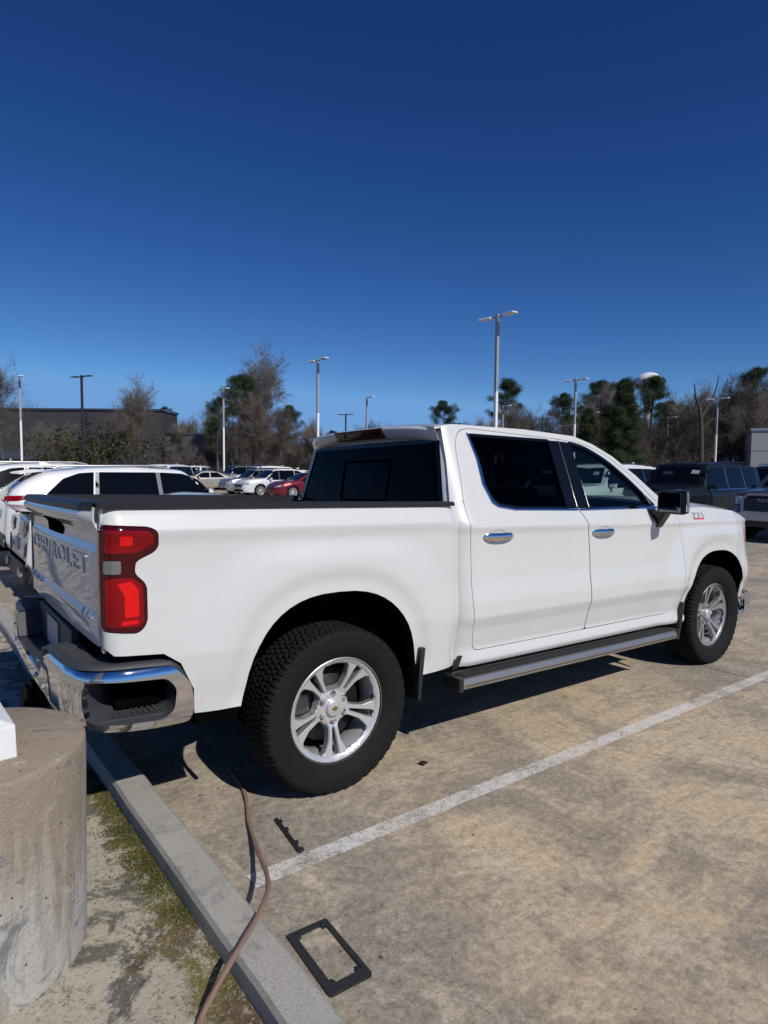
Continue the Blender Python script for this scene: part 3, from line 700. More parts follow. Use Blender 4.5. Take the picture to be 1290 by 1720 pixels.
mb.add(vv, [(5 * k + j, 5 * k + 1 + j, 5 * k + 6 + j, 5 * k + 5 + j) for k in range(19) for j in range(4)], False); mb.build('tailgate_cap', M['black'], tg, fix=True)
hp = rnd([(-.20, 1.285), (-.23, 1.315), (-.20, 1.362), (.20, 1.362), (.23, 1.315), (.20, 1.285)], .03)
patch('tailgate_handle', hp, tgM, (-1, 0, 0), M['liner'], tg, [], .03, .004, off=.004, post=shear)
# embossed name across the tailgate
def on_tailgate(name, txt, y0, y1, z0, z1, mat, depth):
    me = text_mesh(txt, 1, 1, 1); co = np.empty(len(me.vertices) * 3); me.vertices.foreach_get('co', co); co = co.reshape(-1, 3)
    out = []
    for a, b, c in co:
        y = (y0 + y1) / 2 + (y1 - y0) * a; z = (z0 + z1) / 2 + (z1 - z0) * b; p = tgM(y, z); out.append(shear((p[0] - depth * (c + .4), y, z)))
    me.vertices.foreach_set('co', np.array(out).ravel()); me.update(); return link(name, me, mat, tg)
on_tailgate('raised_lettering', 'CHEVROLET', .76, -.76, 1.155, 1.238, M['white'], .007)
on_tailgate('trim_badge', 'LTZ', -.66, -.84, .975, 1.005, M['chrome'], .006)
on_tailgate('name_badge', 'SILVERADO', .80, .40, .975, 1.005, M['chrome'], .006)
# rear corner post faces beside the tailgate
for s in (-1, 1):
    patch('corner_post', [(.914, .86), (.914, 1.44), (.948, 1.44), (.948, .86)], lambda y, z, s=s: (-1.090, s * y, z), (-1, 0, 0), M['white'], TR, [], .05, .01, post=shear)

# --- tail lamps
def tlM(s, rec=0.0):
    def f(x, z):
        return (x, s * (Y(x, z) + .004 - rec), z)
    return f
for s in (-1, 1):
    body = patch('tail_lamp', tlr, tlM(s), (0, s, 0), M['red_dark'], TR, [], .012, .03, post=shear)
    patch('lens', rnd([(-1.083, 1.355), (-.922, 1.348), (-.902, 1.33), (-.90, 1.30), (-.965, 1.262), (-1.083, 1.262)], .014), tlM(s), (0, s, 0), M['red_lens'], body, [], .015, .003, off=.0025, post=shear)
    patch('reflector', rnd([(-1.035, 1.33), (-.985, 1.328), (-.985, 1.292), (-1.03, 1.292)], .004), tlM(s), (0, s, 0), M['red_bright'], body, [], .015, .003, off=.004, post=shear)
    patch('reverse_lens', rnd([(-1.086, 1.232), (-1.030, 1.232), (-1.030, 1.180), (-1.086, 1.180)], .006), tlM(s), (0, s, 0), M['reverse'], body, [], .015, .003, off=.003, post=shear)
    patch('lens', rnd([(-1.083, 1.16), (-.99, 1.165), (-.948, 1.13), (-.946, .99), (-.962, .965), (-1.083, .97)], .014), tlM(s), (0, s, 0), M['red_lens'], body, [], .015, .003, off=.0025, post=shear)
    patch('reflector', rnd([(-1.045, 1.140), (-.995, 1.150), (-.965, 1.115), (-.965, 1.008), (-1.02, 1.004), (-1.02, 1.095)], .004), tlM(s), (0, s, 0), M['red_bright'], body, [], .015, .003, off=.004, post=shear)
    patch('reflector', rnd([(-1.03, .992), (-.972, .994), (-.968, .978), (-1.035, .974)], .003), tlM(s), (0, s, 0), M['red_bright'], body, [], .015, .003, off=.004, post=shear)

# --- rear bumper
path = [(-.745, -1.018), (-.90, -1.018), (-1.02, -1.012), (-1.10, -.992), (-1.155, -.955), (-1.195, -.895), (-1.222, -.80), (-1.238, -.60), (-1.245, -.35), (-1.248, 0.0)]
path = path + [(x, -y) for x, y in path[-2::-1]]
PX = np.array(path); SL = np.concatenate([[0], np.cumsum(np.hypot(*np.diff(PX, axis=0).T))]); STOT = SL[-1]
kk = np.exp(-.5 * (np.arange(-20, 21) / 8.0) ** 2); kk /= kk.sum()
gs = np.linspace(0, STOT, 1200); gx_ = np.interp(gs, SL, PX[:, 0]); gy_ = np.interp(gs, SL, PX[:, 1])
def smo(a):
    p = np.concatenate([a[0] + (a[0] - a[1:21])[::-1], a, a[-1] + (a[-1] - a[-21:-1])[::-1]]); return np.convolve(p, kk, 'valid')
gx_, gy_ = smo(gx_), smo(gy_)
def bpt(s_): return float(np.interp(s_, gs, gx_)), float(np.interp(s_, gs, gy_))
def bM(s_, z):
    x, y = bpt(s_); x1, y1 = bpt(s_ + .004); x0, y0 = bpt(s_ - .004); n = Vector((y1 - y0, -(x1 - x0), 0)); n = n.normalized() if n.length > 0 else Vector((0, -1, 0))
    # outward normal
    if n.x * (x + .3) + n.y * y < 0: n = -n
    v = (z - .665) / .135; d = -.028 * abs(v) ** 6
    return (x + n.x * d, y + n.y * d, z)
def sy(y):   # arc length at the place where the bumper crosses y
    return float(np.interp(y, gy_[30:-30], gs[30:-30]))
a0 = sy(-.50); a1 = sy(-.40); b0 = sy(.40); b1 = sy(.50); h = STOT
sout = [(.0, .60), (.015, .70), (.06, .755), (.10, .79), (.25, .798), (a0, .80), (a1, .67), (b0, .67), (b1, .80), (h - .25, .798), (h - .10, .79), (h - .06, .755), (h - .015, .70), (0 + h, .60), (h - .02, .525), (h - .12, .52), (h - .38, .55), (b1, .60), (a0, .60), (.38, .55), (.12, .52), (.02, .525)]
sout = rnd(sout, .02, 3)
op = rnd([(.085, .60), (.075, .69), (.115, .738), (.40, .752), (.44, .74), (.455, .69), (.44, .60), (.38, .578), (.13, .566)], .025, 4)
op2 = [(h - a, b) for a, b in op][::-1]
def bout(s_, z):
    x, y = bpt(s_); x1, y1 = bpt(s_ + .004); x0, y0 = bpt(s_ - .004); n = Vector((y1 - y0, -(x1 - x0), 0))
    return n if n.x * (x + .3) + n.y * y > 0 else -n
bmp = patch('rear_bumper', sout, bM, bout, M['chrome'], TR, [op, op2], .018, .03, post=shear)
# black surround and step pocket in each bumper corner
for sgn in (0, 1):
    o2 = op if not sgn else op2
    mb = MB(); ring = dens(o2, .03); vv = []
    for (s_, z) in ring:
        p = Vector(bM(s_, z)); x, y = bpt(s_); c = Vector((-.95, y * .80 if abs(y) > .5 else y * .8, z)); 
        inn = p + Vector((.13 if x < -1.05 else .0, (-.13 if y > 0 else .13), 0)); q = p.lerp(inn, .18)
        cz = .655; zi = cz + (z - cz) * .78
        vv += [shear(p), shear((q.x, q.y, cz + (z - cz) * .90)), shear((inn.x, inn.y, zi))]
    n = len(ring); mb.add(vv, [(3 * k + j, 3 * ((k + 1) % n) + j, 3 * ((k + 1) % n) + 1 + j, 3 * k + 1 + j) for k in range(n) for j in range(2)], True)
    mb.build('corner_step', M['pad'], bmp)
    bk = patch('step_back', inset(o2, -.01), bM, bout, M['liner'], bmp, [], .03, 0, off=-.0, post=lambda p: shear((p[0] + (.125 if p[0] < -1.05 else 0), p[1] * (1 - .125 / max(.3, abs(p[1]))), .655 + (p[2] - .655) * .80)))
    # tread plate of the step
    mb = MB(); yy = -1 if not sgn else 1
    mb.hull8([shear(p) for p in [(-1.16, yy * .80, .578), (-.84, yy * .80, .572), (-.84, yy * .985, .572), (-1.12, yy * .965, .578), (-1.16, yy * .80, .590), (-.84, yy * .80, .584), (-.84, yy * .985, .584), (-1.12, yy * .965, .590)]], .002)
    for i in range(12):
        for j in range(5):
            x = -1.12 + i * .023; y = yy * (.83 + j * .028); mb.box(shear((x, y - .006, .589)), tuple(np.array(shear((x, y - .006, .589))) + np.array((.012, .012, .005))))
    mb.build('step_tread', M['pad'], bmp)
# top step pads with ribs
def pad_top(y0, y1, name):
    mb = MB(); vv = []; ys_ = np.linspace(y0, y1, 40)
    for y in ys_:
        s_ = sy(y); x, yy = bpt(s_); inn = -1.09
        for a, z in ((x + .012, .796), (x + .020, .808), (x + .035, .812), (inn, .812), (inn, .77)): vv.append(shear((a, y, z)))
    mb.add(vv, [(5 * k + j, 5 * k + 1 + j, 5 * k + 6 + j, 5 * k + 5 + j) for k in range(39) for j in range(4)], False)
    for k in range(11):
        yk = min(y0, y1) + .05 + k * (abs(y1 - y0) - .14) / 10
        xk = bpt(sy(yk))[0] + .045; a = shear((xk, yk - .005, .8125)); mb.box(a, (-1.105, a[1] + .012, a[2] + .005), .001)
    return mb.build(name, M['pad'], bmp)
pad_top(-.46, -.93, 'step_pad'); pad_top(.46, .93, 'step_pad')
# side wrap of the pad down to the body
for s in (-1, 1):
    mb = MB(); vv = []
    for s_ in np.linspace(.03, sy(-.93), 24):
        x, y = bpt(s_); y *= -s if s > 0 else 1; y = s * abs(y)
        zt = interp([(0, .60), (.03, .715), (.06, .757), (.10, .792), (.25, .80), (.6, .802)])(s_); ny = abs(y)
        vv += [shear((x + .004, s * (ny - .012), zt - .004)), shear((x + .01, s * (ny - .018), zt + .010)), shear((x + .02, s * (ny - .045), zt + .016)), shear((max(x, -1.06) + .03, s * (ny - .16), zt + .012))]
    mb.add(vv, [(4 * k + j, 4 * k + 1 + j, 4 * k + 5 + j, 4 * k + 4 + j) for k in range(23) for j in range(3)], True); mb.build('bumper_cover', M['pad'], bmp, fix=True)
# centre plate pocket
mb = MB(); mb.box((-1.235, -.44, .655), (-1.09, .44, .675), .004); mb.box((-1.12, -.46, .50), (-1.09, .46, .86))
for s in (-1, 1): mb.hull8([(-1.243, s * .49, .80), (-1.09, s * .49, .80), (-1.09, s * .40, .675), (-1.238, s * .40, .675), (-1.243, s * .475, .806), (-1.09, s * .475, .806), (-1.09, s * .385, .681), (-1.238, s * .385, .681)])
mb.v = [shear(p) for p in mb.v]; mb.build('plate_pocket', M['pad'], bmp)
for sy_ in (-.435, .435):
    MB().lathe([(.0, -.012), (.009, -.012), (.011, 0.0)], 12, 'x', shear((-1.246, sy_, .74))).build('plate_lamp', M['chrome'], bmp)
for yb_ in (-.52, -.30, .30, .52):
    MB().lathe([(.0, -.014), (.010, -.012), (.013, 0.0)], 14, 'x', shear((bpt(sy(yb_))[0] - .001, yb_, .64))).build('sensor', M['lamp_white'], bmp)
MB().hull8([shear(p) for p in [(-1.130, -.155, .69), (-1.122, -.155, .69), (-1.122, .155, .69), (-1.130, .155, .69), (-1.130, -.155, .84), (-1.122, -.155, .84), (-1.122, .155, .84), (-1.130, .155, .84)]], .002).build('license_plate', M['plate'], bmp)
# hitch
hb = MB(); hb.box((-1.24, -.045, .40), (-.7, .045, .49), .006); hb.box((-1.275, -.06, .385), (-1.235, .06, .505), .006); hb.box((-.72, -.55, .41), (-.62, .55, .48), .005); hb.box((-1.22, .09, .41), (-1.16, .17, .49), .008)
hb.box((-1.12, -.52, .44), (-.70, -.44, .52), .01); hb.box((-1.12, .44, .44), (-.70, .52, .52), .01); hb.build('tow_hitch', M['under'], TR)

# --- underside: frame rails, axle, pan, exhaust
ub = MB(); ub.box((-1.0, -.52, .50), (4.3, -.42, .62), .01); ub.box((-1.0, .42, .50), (4.3, .52, .62), .01)
ub.box((-1.05, -.60, .72), (.78, .60, .80)); ub.box((.80, -.93, .50), (3.10, .93, .54)); ub.box((3.1, -.60, .42), (4.5, .60, .70)); ub.box((1.1, -.40, .33), (2.2, .40, .50), .03)
ub.v = [shear(p) for p in ub.v]
ub.tube([(0, -.78, .42), (0, .78, .42)], .055, 12); ub.tube([(0, -.16, .42), (0, -.1, .42), (0, .1, .42), (0, .16, .42)], [.06, .15, .15, .06], 14); ub.tube([(0, 0, .42), (2.0, 0, .50)], .04, 8)
ub.tube([(3.745, -.78, .42), (3.745, .78, .42)], .045, 10)
for s in (-1, 1):
    ub.tube([(-.70, s * .46, .56), (-.3, s * .48, .46), (0, s * .48, .44), (.3, s * .48, .46), (.75, s * .46, .52)], .028, 6); ub.tube([(.05, s * .55, .42), (.22, s * .50, .95)], .03, 8)
ub.tube([(-.75, -.62, .50), (-.45, -.58, .52), (-.1, -.60, .66), (.5, -.55, .50), (1.8, -.35, .45)], .035, 8); ub.build('chassis', M['under'], TR)
for y0_, y1_ in ((-.985, -.60), (.60, .985)):
    mb = MB(); mb.box((-.735, y0_, .50), (-.535, y1_, .60), .01); mb.v = [shear(p) for p in mb.v]; mb.build('lower_valance', M['liner'], TR)
# mud flaps
for s in (-1, 1):
    for x0, z0, z1, sl in ((.485, .38, .665, -.02), (3.155, .34, .60, -.06)):
        MB().hull8([(x0 + sl, s * .74, z0), (x0 + sl + .02, s * .74, z0), (x0 + sl + .02, s * 1.035, z0), (x0 + sl, s * 1.035, z0), (x0 + .0, s * .74, z1), (x0 + .02, s * .74, z1), (x0 + .035, s * 1.03, z1), (x0 + .0, s * 1.03, z1)], .006).build('mud_flap', M['black'], TR)
# --- running boards
for s in (-1, 1):
    rb = MB(); x0, x1 = .755, 3.0
    prf = [(.95, .50), (1.072, .502), (1.088, .492), (1.098, .47), (1.098, .446), (1.088, .436), (.95, .436)]
    vv = [shear((x, s * (y - .02), z - .03)) for x in (x0, x1) for y, z in prf]; n = len(prf)
    rb.add(vv, [(j, (j + 1) % n, n + (j + 1) % n, n + j) for j in range(n)]); rb.add(vv[:n], [tuple(range(n))]); rb.add(vv[n:], [tuple(range(n))[::-1]])
    o = rb.build('running_board', M['brushed'], TR, fix=True)
    mb = MB(); mb.box((x0 + .02, min(s * .985, s * 1.062), .473), (x1 - .02, max(s * .985, s * 1.062), .479), .001)
    for k in range(5): mb.box((x0 + .03, min(s * (.992 + k * .014), s * (.998 + k * .014)), .4792), (x1 - .03, max(s * (.992 + k * .014), s * (.998 + k * .014)), .483))
    mb.box((x0 + .02, s * 1.0785 - .0015, .424), (x1 - .02, s * 1.0785 + .0015, .428)); mb.v = [shear(p) for p in mb.v]; mb.build('step_strip', M['black'], o)
    for xe in (x0 - .03, x1 - .005):
        mb = MB(); mb.box((xe, min(s * .935, s * 1.082), .398), (xe + .035, max(s * .935, s * 1.082), .477), .008); mb.v = [shear(p) for p in mb.v]; mb.build('end_cap', M['black'], o)
    for xb in (.95, 1.85, 2.75):
        mb = MB(); mb.box((xb, min(s * .80, s * 1.0), .41), (xb + .07, max(s * .80, s * 1.0), .435)); mb.box((xb, min(s * .80, s * .84), .41), (xb + .07, max(s * .80, s * .84), .53)); mb.v = [shear(p) for p in mb.v]; mb.build('bracket', M['black'], o)
    # small dark bracket at the cab corner
    MB().hull8([shear(p) for p in [(.755, s * .972, .50), (.80, s * .972, .50), (.80, s * .985, .50), (.755, s * .985, .50), (.80, s * .975, .575), (.83, s * .975, .575), (.83, s * .99, .575), (.80, s * .99, .575)]], .003).build('body_bracket', M['black'], TR)

# --- wheels
def tyre_mesh():
    R0 = .42; prof = []
    half = [(.262, .104), (.275, .116), (.300, .132), (.330, .141), (.355, .1425), (.372, .141), (.385, .139), (.396, .135), (.404, .129), (.411, .121), (.4155, .112)]
    prof = [(r, -y) for r, y in half]
    tread = [(.4165 + .0035 * (1 - (y / .11) ** 2), y) for y in np.linspace(-.105, .105, 56)]
    prof = prof + tread + [(r, y) for r, y in half[::-1]]
    pr_ = np.array(prof); m_ = len(pr_); n = 900
    # random blocks
    C = 2 * math.pi * R0; ncol, nrow = 84, 6; pts = []
    r_ = np.random.RandomState(3)
    for i in range(ncol):
        for j in range(nrow):
            pts.append(((i + .5 * (j % 2) + r_.uniform(-.22, .22)) * C / ncol, -.125 + .25 * (j + .5 + r_.uniform(-.18, .18)) / nrow))
    pts = np.array(pts); ext = np.vstack([pts, pts[pts[:, 0] < .1] + [C, 0], pts[pts[:, 0] > C - .1] - [C, 0]])
    verts = np.zeros((n, m_, 3)); th = np.linspace(0, 2 * math.pi, n, endpoint=False)
    for k in range(n):
        r = pr_[:, 0].copy(); y = pr_[:, 1].copy(); u = th[k] * R0
        near = ext[np.abs(ext[:, 0] - u) < .09]
        d = np.hypot(near[None, :, 0] - u, (near[None, :, 1] - y[:, None]) * 1.0); d.sort(axis=1)
        gap = d[:, 1] - d[:, 0]; ctread = (np.abs(y) < .128) & (r > .40)
        dep = np.clip((.0095 - gap) / .005, 0, 1) * .011; sipe = (np.abs(((u * 160 + np.sin(y * 90) * 2.0) % 3.2) - 1.6) < .22) * .0035
        r[ctread] -= np.maximum(dep, sipe * (gap > .012))[ctread]
        side = (r > .372) & ~ctread; a = (th[k] * 42 / (2 * math.pi)) % 1.0
        lug = (.006 if (a < .42) else 0.0); a2 = (th[k] * 42 / (2 * math.pi) + .5) % 1.0
        y[side] += np.sign(y[side]) * (lug * np.clip((r[side] - .378) / .01, 0, 1) + (.004 if a2 < .16 else 0))
        ring = (r > .30) & (r < .303); y[ring] += np.sign(y[ring]) * .002
        verts[k, :, 0] = r * math.cos(th[k]); verts[k, :, 1] = y; verts[k, :, 2] = r * math.sin(th[k])
    f = [(k * m_ + i, k * m_ + i + 1, ((k + 1) % n) * m_ + i + 1, ((k + 1) % n) * m_ + i) for k in range(n) for i in range(m_ - 1)]
    me = mesh('tyre', verts.reshape(-1, 3), f, False)
    me.polygons.foreach_set('use_smooth', [(not (11 <= (i % (m_ - 1)) <= 66)) and False or True for i in range(len(f))]); 
    return me
def rimface():
    def pol(r, a): return (r * math.cos(rad(a)), r * math.sin(rad(a)))
    out = [pol(.271, a) for a in range(0, 360, 4)]
    holes = []
    for k in range(5):
        a = 90 + 72 * k    # wide opening
        holes.append(rnd([pol(.098, a - 13), pol(.112, a - 21), pol(.175, a - 23.5), pol(.232, a - 19), pol(.2485, a - 11), pol(.2515, a), pol(.2485, a + 11), pol(.232, a + 19), pol(.175, a + 23.5), pol(.112, a + 21), pol(.098, a + 13)], .010, 3))
        a = 90 + 36 + 72 * k   # narrow slot in each spoke pair
        holes.append(rnd([pol(.112, a - 2.6), pol(.225, a - 4.6), pol(.243, a - 3.6), pol(.243, a + 3.6), pol(.225, a + 4.6), pol(.112, a + 2.6)], .006, 3))
    segs = []
    for hh in holes:
        d_ = dens(hh, .012); segs.append(np.array(d_))
    HP = np.vstack(segs)
    def Mf(x, z):
        r = math.hypot(x, z); y = -.060 + .050 * (1 - min(1, r / .24) ** 1.6) * 0 
        # dish: hub sunk, outer edge proud
        y = -interp([(0, .030), (.07, .032), (.085, .026), (.12, .040), (.20, .056), (.250, .066), (.262, .078), (.272, .078)])(r)
        d = float(np.sqrt(((HP - np.array([x, z])) ** 2).sum(1)).min()); 
        # machined ridge along the middle of each prong
        return (x, y, z)
    lug = []
    return out, holes, Mf
ro, rh, rM = rimface()
WH = bpy.data.objects.new('wheel', None)
barrel = MB().lathe([(.265, -.112), (.272, -.108), (.272, -.095), (.258, -.085), (.245, -.06), (.235, .0), (.24, .09), (.268, .112)], 72, 'y')
barrel_me = barrel.mesh('wheel'); 
wheel0 = link('wheel', barrel_me, M['alloy']); wheel0.parent = TR
tm = link('tyre', tyre_mesh(), M['tyre'], wheel0)
rim = patch('rim', ro, rM, (0, -1, 0), M['alloy_side'], wheel0, rh, .010, .034, off=.020)
rh2 = [inset(h_, -.0045) for h_ in rh]
patch('spoke_face', [(x * .985, z * .985) for x, z in ro], rM, (0, -1, 0), M['alloy'], rim, rh2, .010, .0055, off=.0262)
# outer flange
MB().lathe([(.2712, -.070), (.2715, -.108), (.2765, -.116), (.281, -.113), (.281, -.098)], 90, 'y').build('rim_flange', M['alloy'], wheel0)
cm = MB().lathe([(.0, -.078), (.036, -.0775), (.0415, -.075), (.044, -.068), (.044, -.04)], 40, 'y'); ccap = cm.build('hub_cap', M['alloy'], wheel0)
bt = MB(); bt.box((-.018, -.0805, -.0055), (.018, -.0785, .0055)); bt.box((-.007, -.0810, -.0115), (.007, -.0784, .0115)); bt.build('emblem', simple('gold_emblem', (.5, .38, .14), .3, 1), ccap)
for k in range(6):
    a = rad(30 + 60 * k); c = (.071 * math.cos(a), 0, .071 * math.sin(a))
    MB().lathe([(.0, -.070), (.0085, -.070), (.0105, -.066), (.0115, -.05)], 6, 'y', c, False).build('lug_nut', M['chrome'], wheel0)
    MB().lathe([(.0125, -.0572), (.0165, -.0578)], 16, 'y', c).build('nut_recess', M['alloy_dark'], wheel0)
MB().lathe([(.0, -.0), (.185, -.0), (.188, .01), (.0, .012)], 60, 'y').build('brake_disc', M['steel_dark'], wheel0)
mb = MB(); mb.box((-.20, -.022, -.09), (-.115, .03, .09), .012); mb.build('caliper', M['alloy_dark'], wheel0)
MB().lathe([(.0, .055), (.25, .055)], 40, 'y').build('dust_shield', M['liner'], wheel0)
wheel0.location = (0, -.864, .415)
for (x, y, rz) in ((3.745, -.864, 0), (0, .864, math.pi), (3.745, .864, math.pi)):
    w = wheel0.copy(); COL.objects.link(w); w.parent = TR; w.location = (x, y, .415); w.rotation_euler = (0, (0.55 if x > 1 else .2), rz)
    for ch_ in wheel0.children:
        c2 = ch_.copy(); COL.objects.link(c2); c2.parent = w
        for g_ in ch_.children:
            if g_.name.startswith('emblem'): continue
wheel0.rotation_euler = (0, 0, 0)

# --- mirrors
def shm(p): return shear((p[0] - .055, p[1] - math.copysign(.02, p[1]) * (1 if abs(p[1]) > 1.02 else 0), p[2]))
for s in (-1, 1):
    hs = MB(); hs.hull8([shm(p) for p in [(2.80, s * 1.035, 1.370), (2.93, s * 1.055, 1.377), (2.90, s * 1.245, 1.377), (2.79, s * 1.262, 1.362), (2.805, s * 1.035, 1.545), (2.92, s * 1.055, 1.532), (2.89, s * 1.245, 1.532), (2.795, s * 1.255, 1.550)]], .026)
    mo = hs.build('side_mirror', M['black_smooth'], TR)
    MB().hull8([shm(p) for p in [(2.790, s * 1.065, 1.388), (2.796, s * 1.065, 1.388), (2.789, s * 1.235, 1.383), (2.783, s * 1.235, 1.383), (2.796, s * 1.065, 1.525), (2.802, s * 1.065, 1.525), (2.791, s * 1.23, 1.528), (2.785, s * 1.23, 1.528)]], .002).build('mirror_glass', simple('mirror_glass', (.16, .165, .17), .03, 1, 0, .02), mo)
    MB().hull8([shm(p) for p in [(2.805, s * 1.255, 1.39), (2.86, s * 1.243, 1.395), (2.855, s * 1.258, 1.395), (2.805, s * 1.276, 1.39), (2.805, s * 1.253, 1.540), (2.855, s * 1.243, 1.530), (2.85, s * 1.256, 1.530), (2.805, s * 1.270, 1.540)]], .008).build('chrome_cap', M['chrome'], mo)
    MB().hull8([shm(p) for p in [(2.83, s * .965, 1.30), (2.93, s * .965, 1.30), (2.92, s * 1.0, 1.26), (2.84, s * 1.0, 1.26), (2.79, s * .955, 1.40), (2.95, s * .955, 1.40), (2.91, s * 1.10, 1.375), (2.81, s * 1.10, 1.375)]], .010).build('mirror_arm', M['black_smooth'], mo)
# fender badge
me = text_mesh('Z71', .17, .045, .006)
for v_ in me.vertices:
    x = 3.42 + v_.co.x + .02 * v_.co.y; z = 1.345 + v_.co.y; v_.co = Vector(shear((x, -(Y(x, z) + .004) + v_.co.z * -1, z)))
bdg = link('fender_badge', me, M['alloy'], TR)
patch('badge_underline', [(3.34, 1.312), (3.34, 1.320), (3.50, 1.320), (3.50, 1.312)], Ms(-1), (0, -1, 0), M['red_bright'], bdg, [], .03, .003, off=.004, post=shear)

# --- interior
def seat(name, x, y, w, back_tilt=.18, bench=False):
    mb = MB(); mb.hull8([shear(p) for p in [(x - .25, y - w, .80), (x + .28, y - w, .80), (x + .28, y + w, .80), (x - .25, y + w, .80), (x - .25, y - w, .96), (x + .28, y - w, .99), (x + .28, y + w, .99), (x - .25, y + w, .96)]], .04)
    mb.hull8([shear(p) for p in [(x - .30, y - w, .92), (x - .17, y - w, .92), (x - .17, y + w, .92), (x - .30, y + w, .92), (x - .46, y - w * .92, 1.55), (x - .36, y - w * .92, 1.55), (x - .36, y + w * .92, 1.55), (x - .46, y + w * .92, 1.55)]], .035)
    o = mb.build(name, M['cloth'], TR)
    for yy in ((y,) if not bench else (y - .42, y, y + .42)):
        MB().hull8([shear(p) for p in [(x - .47, yy - .11, 1.575), (x - .38, yy - .11, 1.575), (x - .38, yy + .11, 1.575), (x - .47, yy + .11, 1.575), (x - .49, yy - .11, 1.73), (x - .42, yy - .11, 1.73), (x - .42, yy + .11, 1.73), (x - .49, yy + .11, 1.73)]], .03).build('headrest', M['cloth'], o)
seat('seat', 2.25, -.40, .25); seat('seat', 2.25, .40, .25); seat('rear_seat', 1.38, 0, .66, bench=True)
mb = MB(); mb.hull8([shear(p) for p in [(2.72, -.86, .95), (3.12, -.86, .95), (3.12, .86, .95), (2.72, .86, .95), (2.74, -.86, 1.37), (3.14, -.88, 1.40), (3.14, .88, 1.40), (2.74, .86, 1.37)]], .05); mb.build('dashboard', M['cloth'], TR)
sw = MB(); ring = []
for k in range(33):
    a = 2 * math.pi * k / 32; ring.append(shear((2.60 - .07 * math.sin(a), .40 + .19 * math.cos(a), 1.27 + .175 * math.sin(a))))
sw.tube(ring, .017, 8, False); sw.tube([shear((2.60, .22, 1.27)), shear((2.62, .40, 1.26)), shear((2.60, .58, 1.27))], .02, 6); sw.tube([shear((2.62, .40, 1.26)), shear((2.80, .40, 1.20))], .035, 8); sw.build('steering_wheel', M['cloth'], TR)
mb = MB(); mb.box((1.0, -.90, .55), (3.1, .90, .60)); mb.v = [shear(p) for p in mb.v]; mb.build('cab_floor', M['liner'], TR)
patch('headliner', [(.86, -.95), (2.40, -.95), (2.40, .95), (.86, .95)], lambda x, y: (roofM(x, y)[0], roofM(x, y)[1], roofM(x, y)[2] - .035), (0, 0, -1), M['cloth'], TR, [], .15, 0, post=shear)
MB().hull8([shear(p) for p in [(2.52, -.10, 1.66), (2.55, -.10, 1.66), (2.55, .10, 1.66), (2.52, .10, 1.66), (2.51, -.12, 1.73), (2.54, -.12, 1.73), (2.54, .12, 1.73), (2.51, .12, 1.73)]], .01).build('inside_mirror', M['black'], TR)

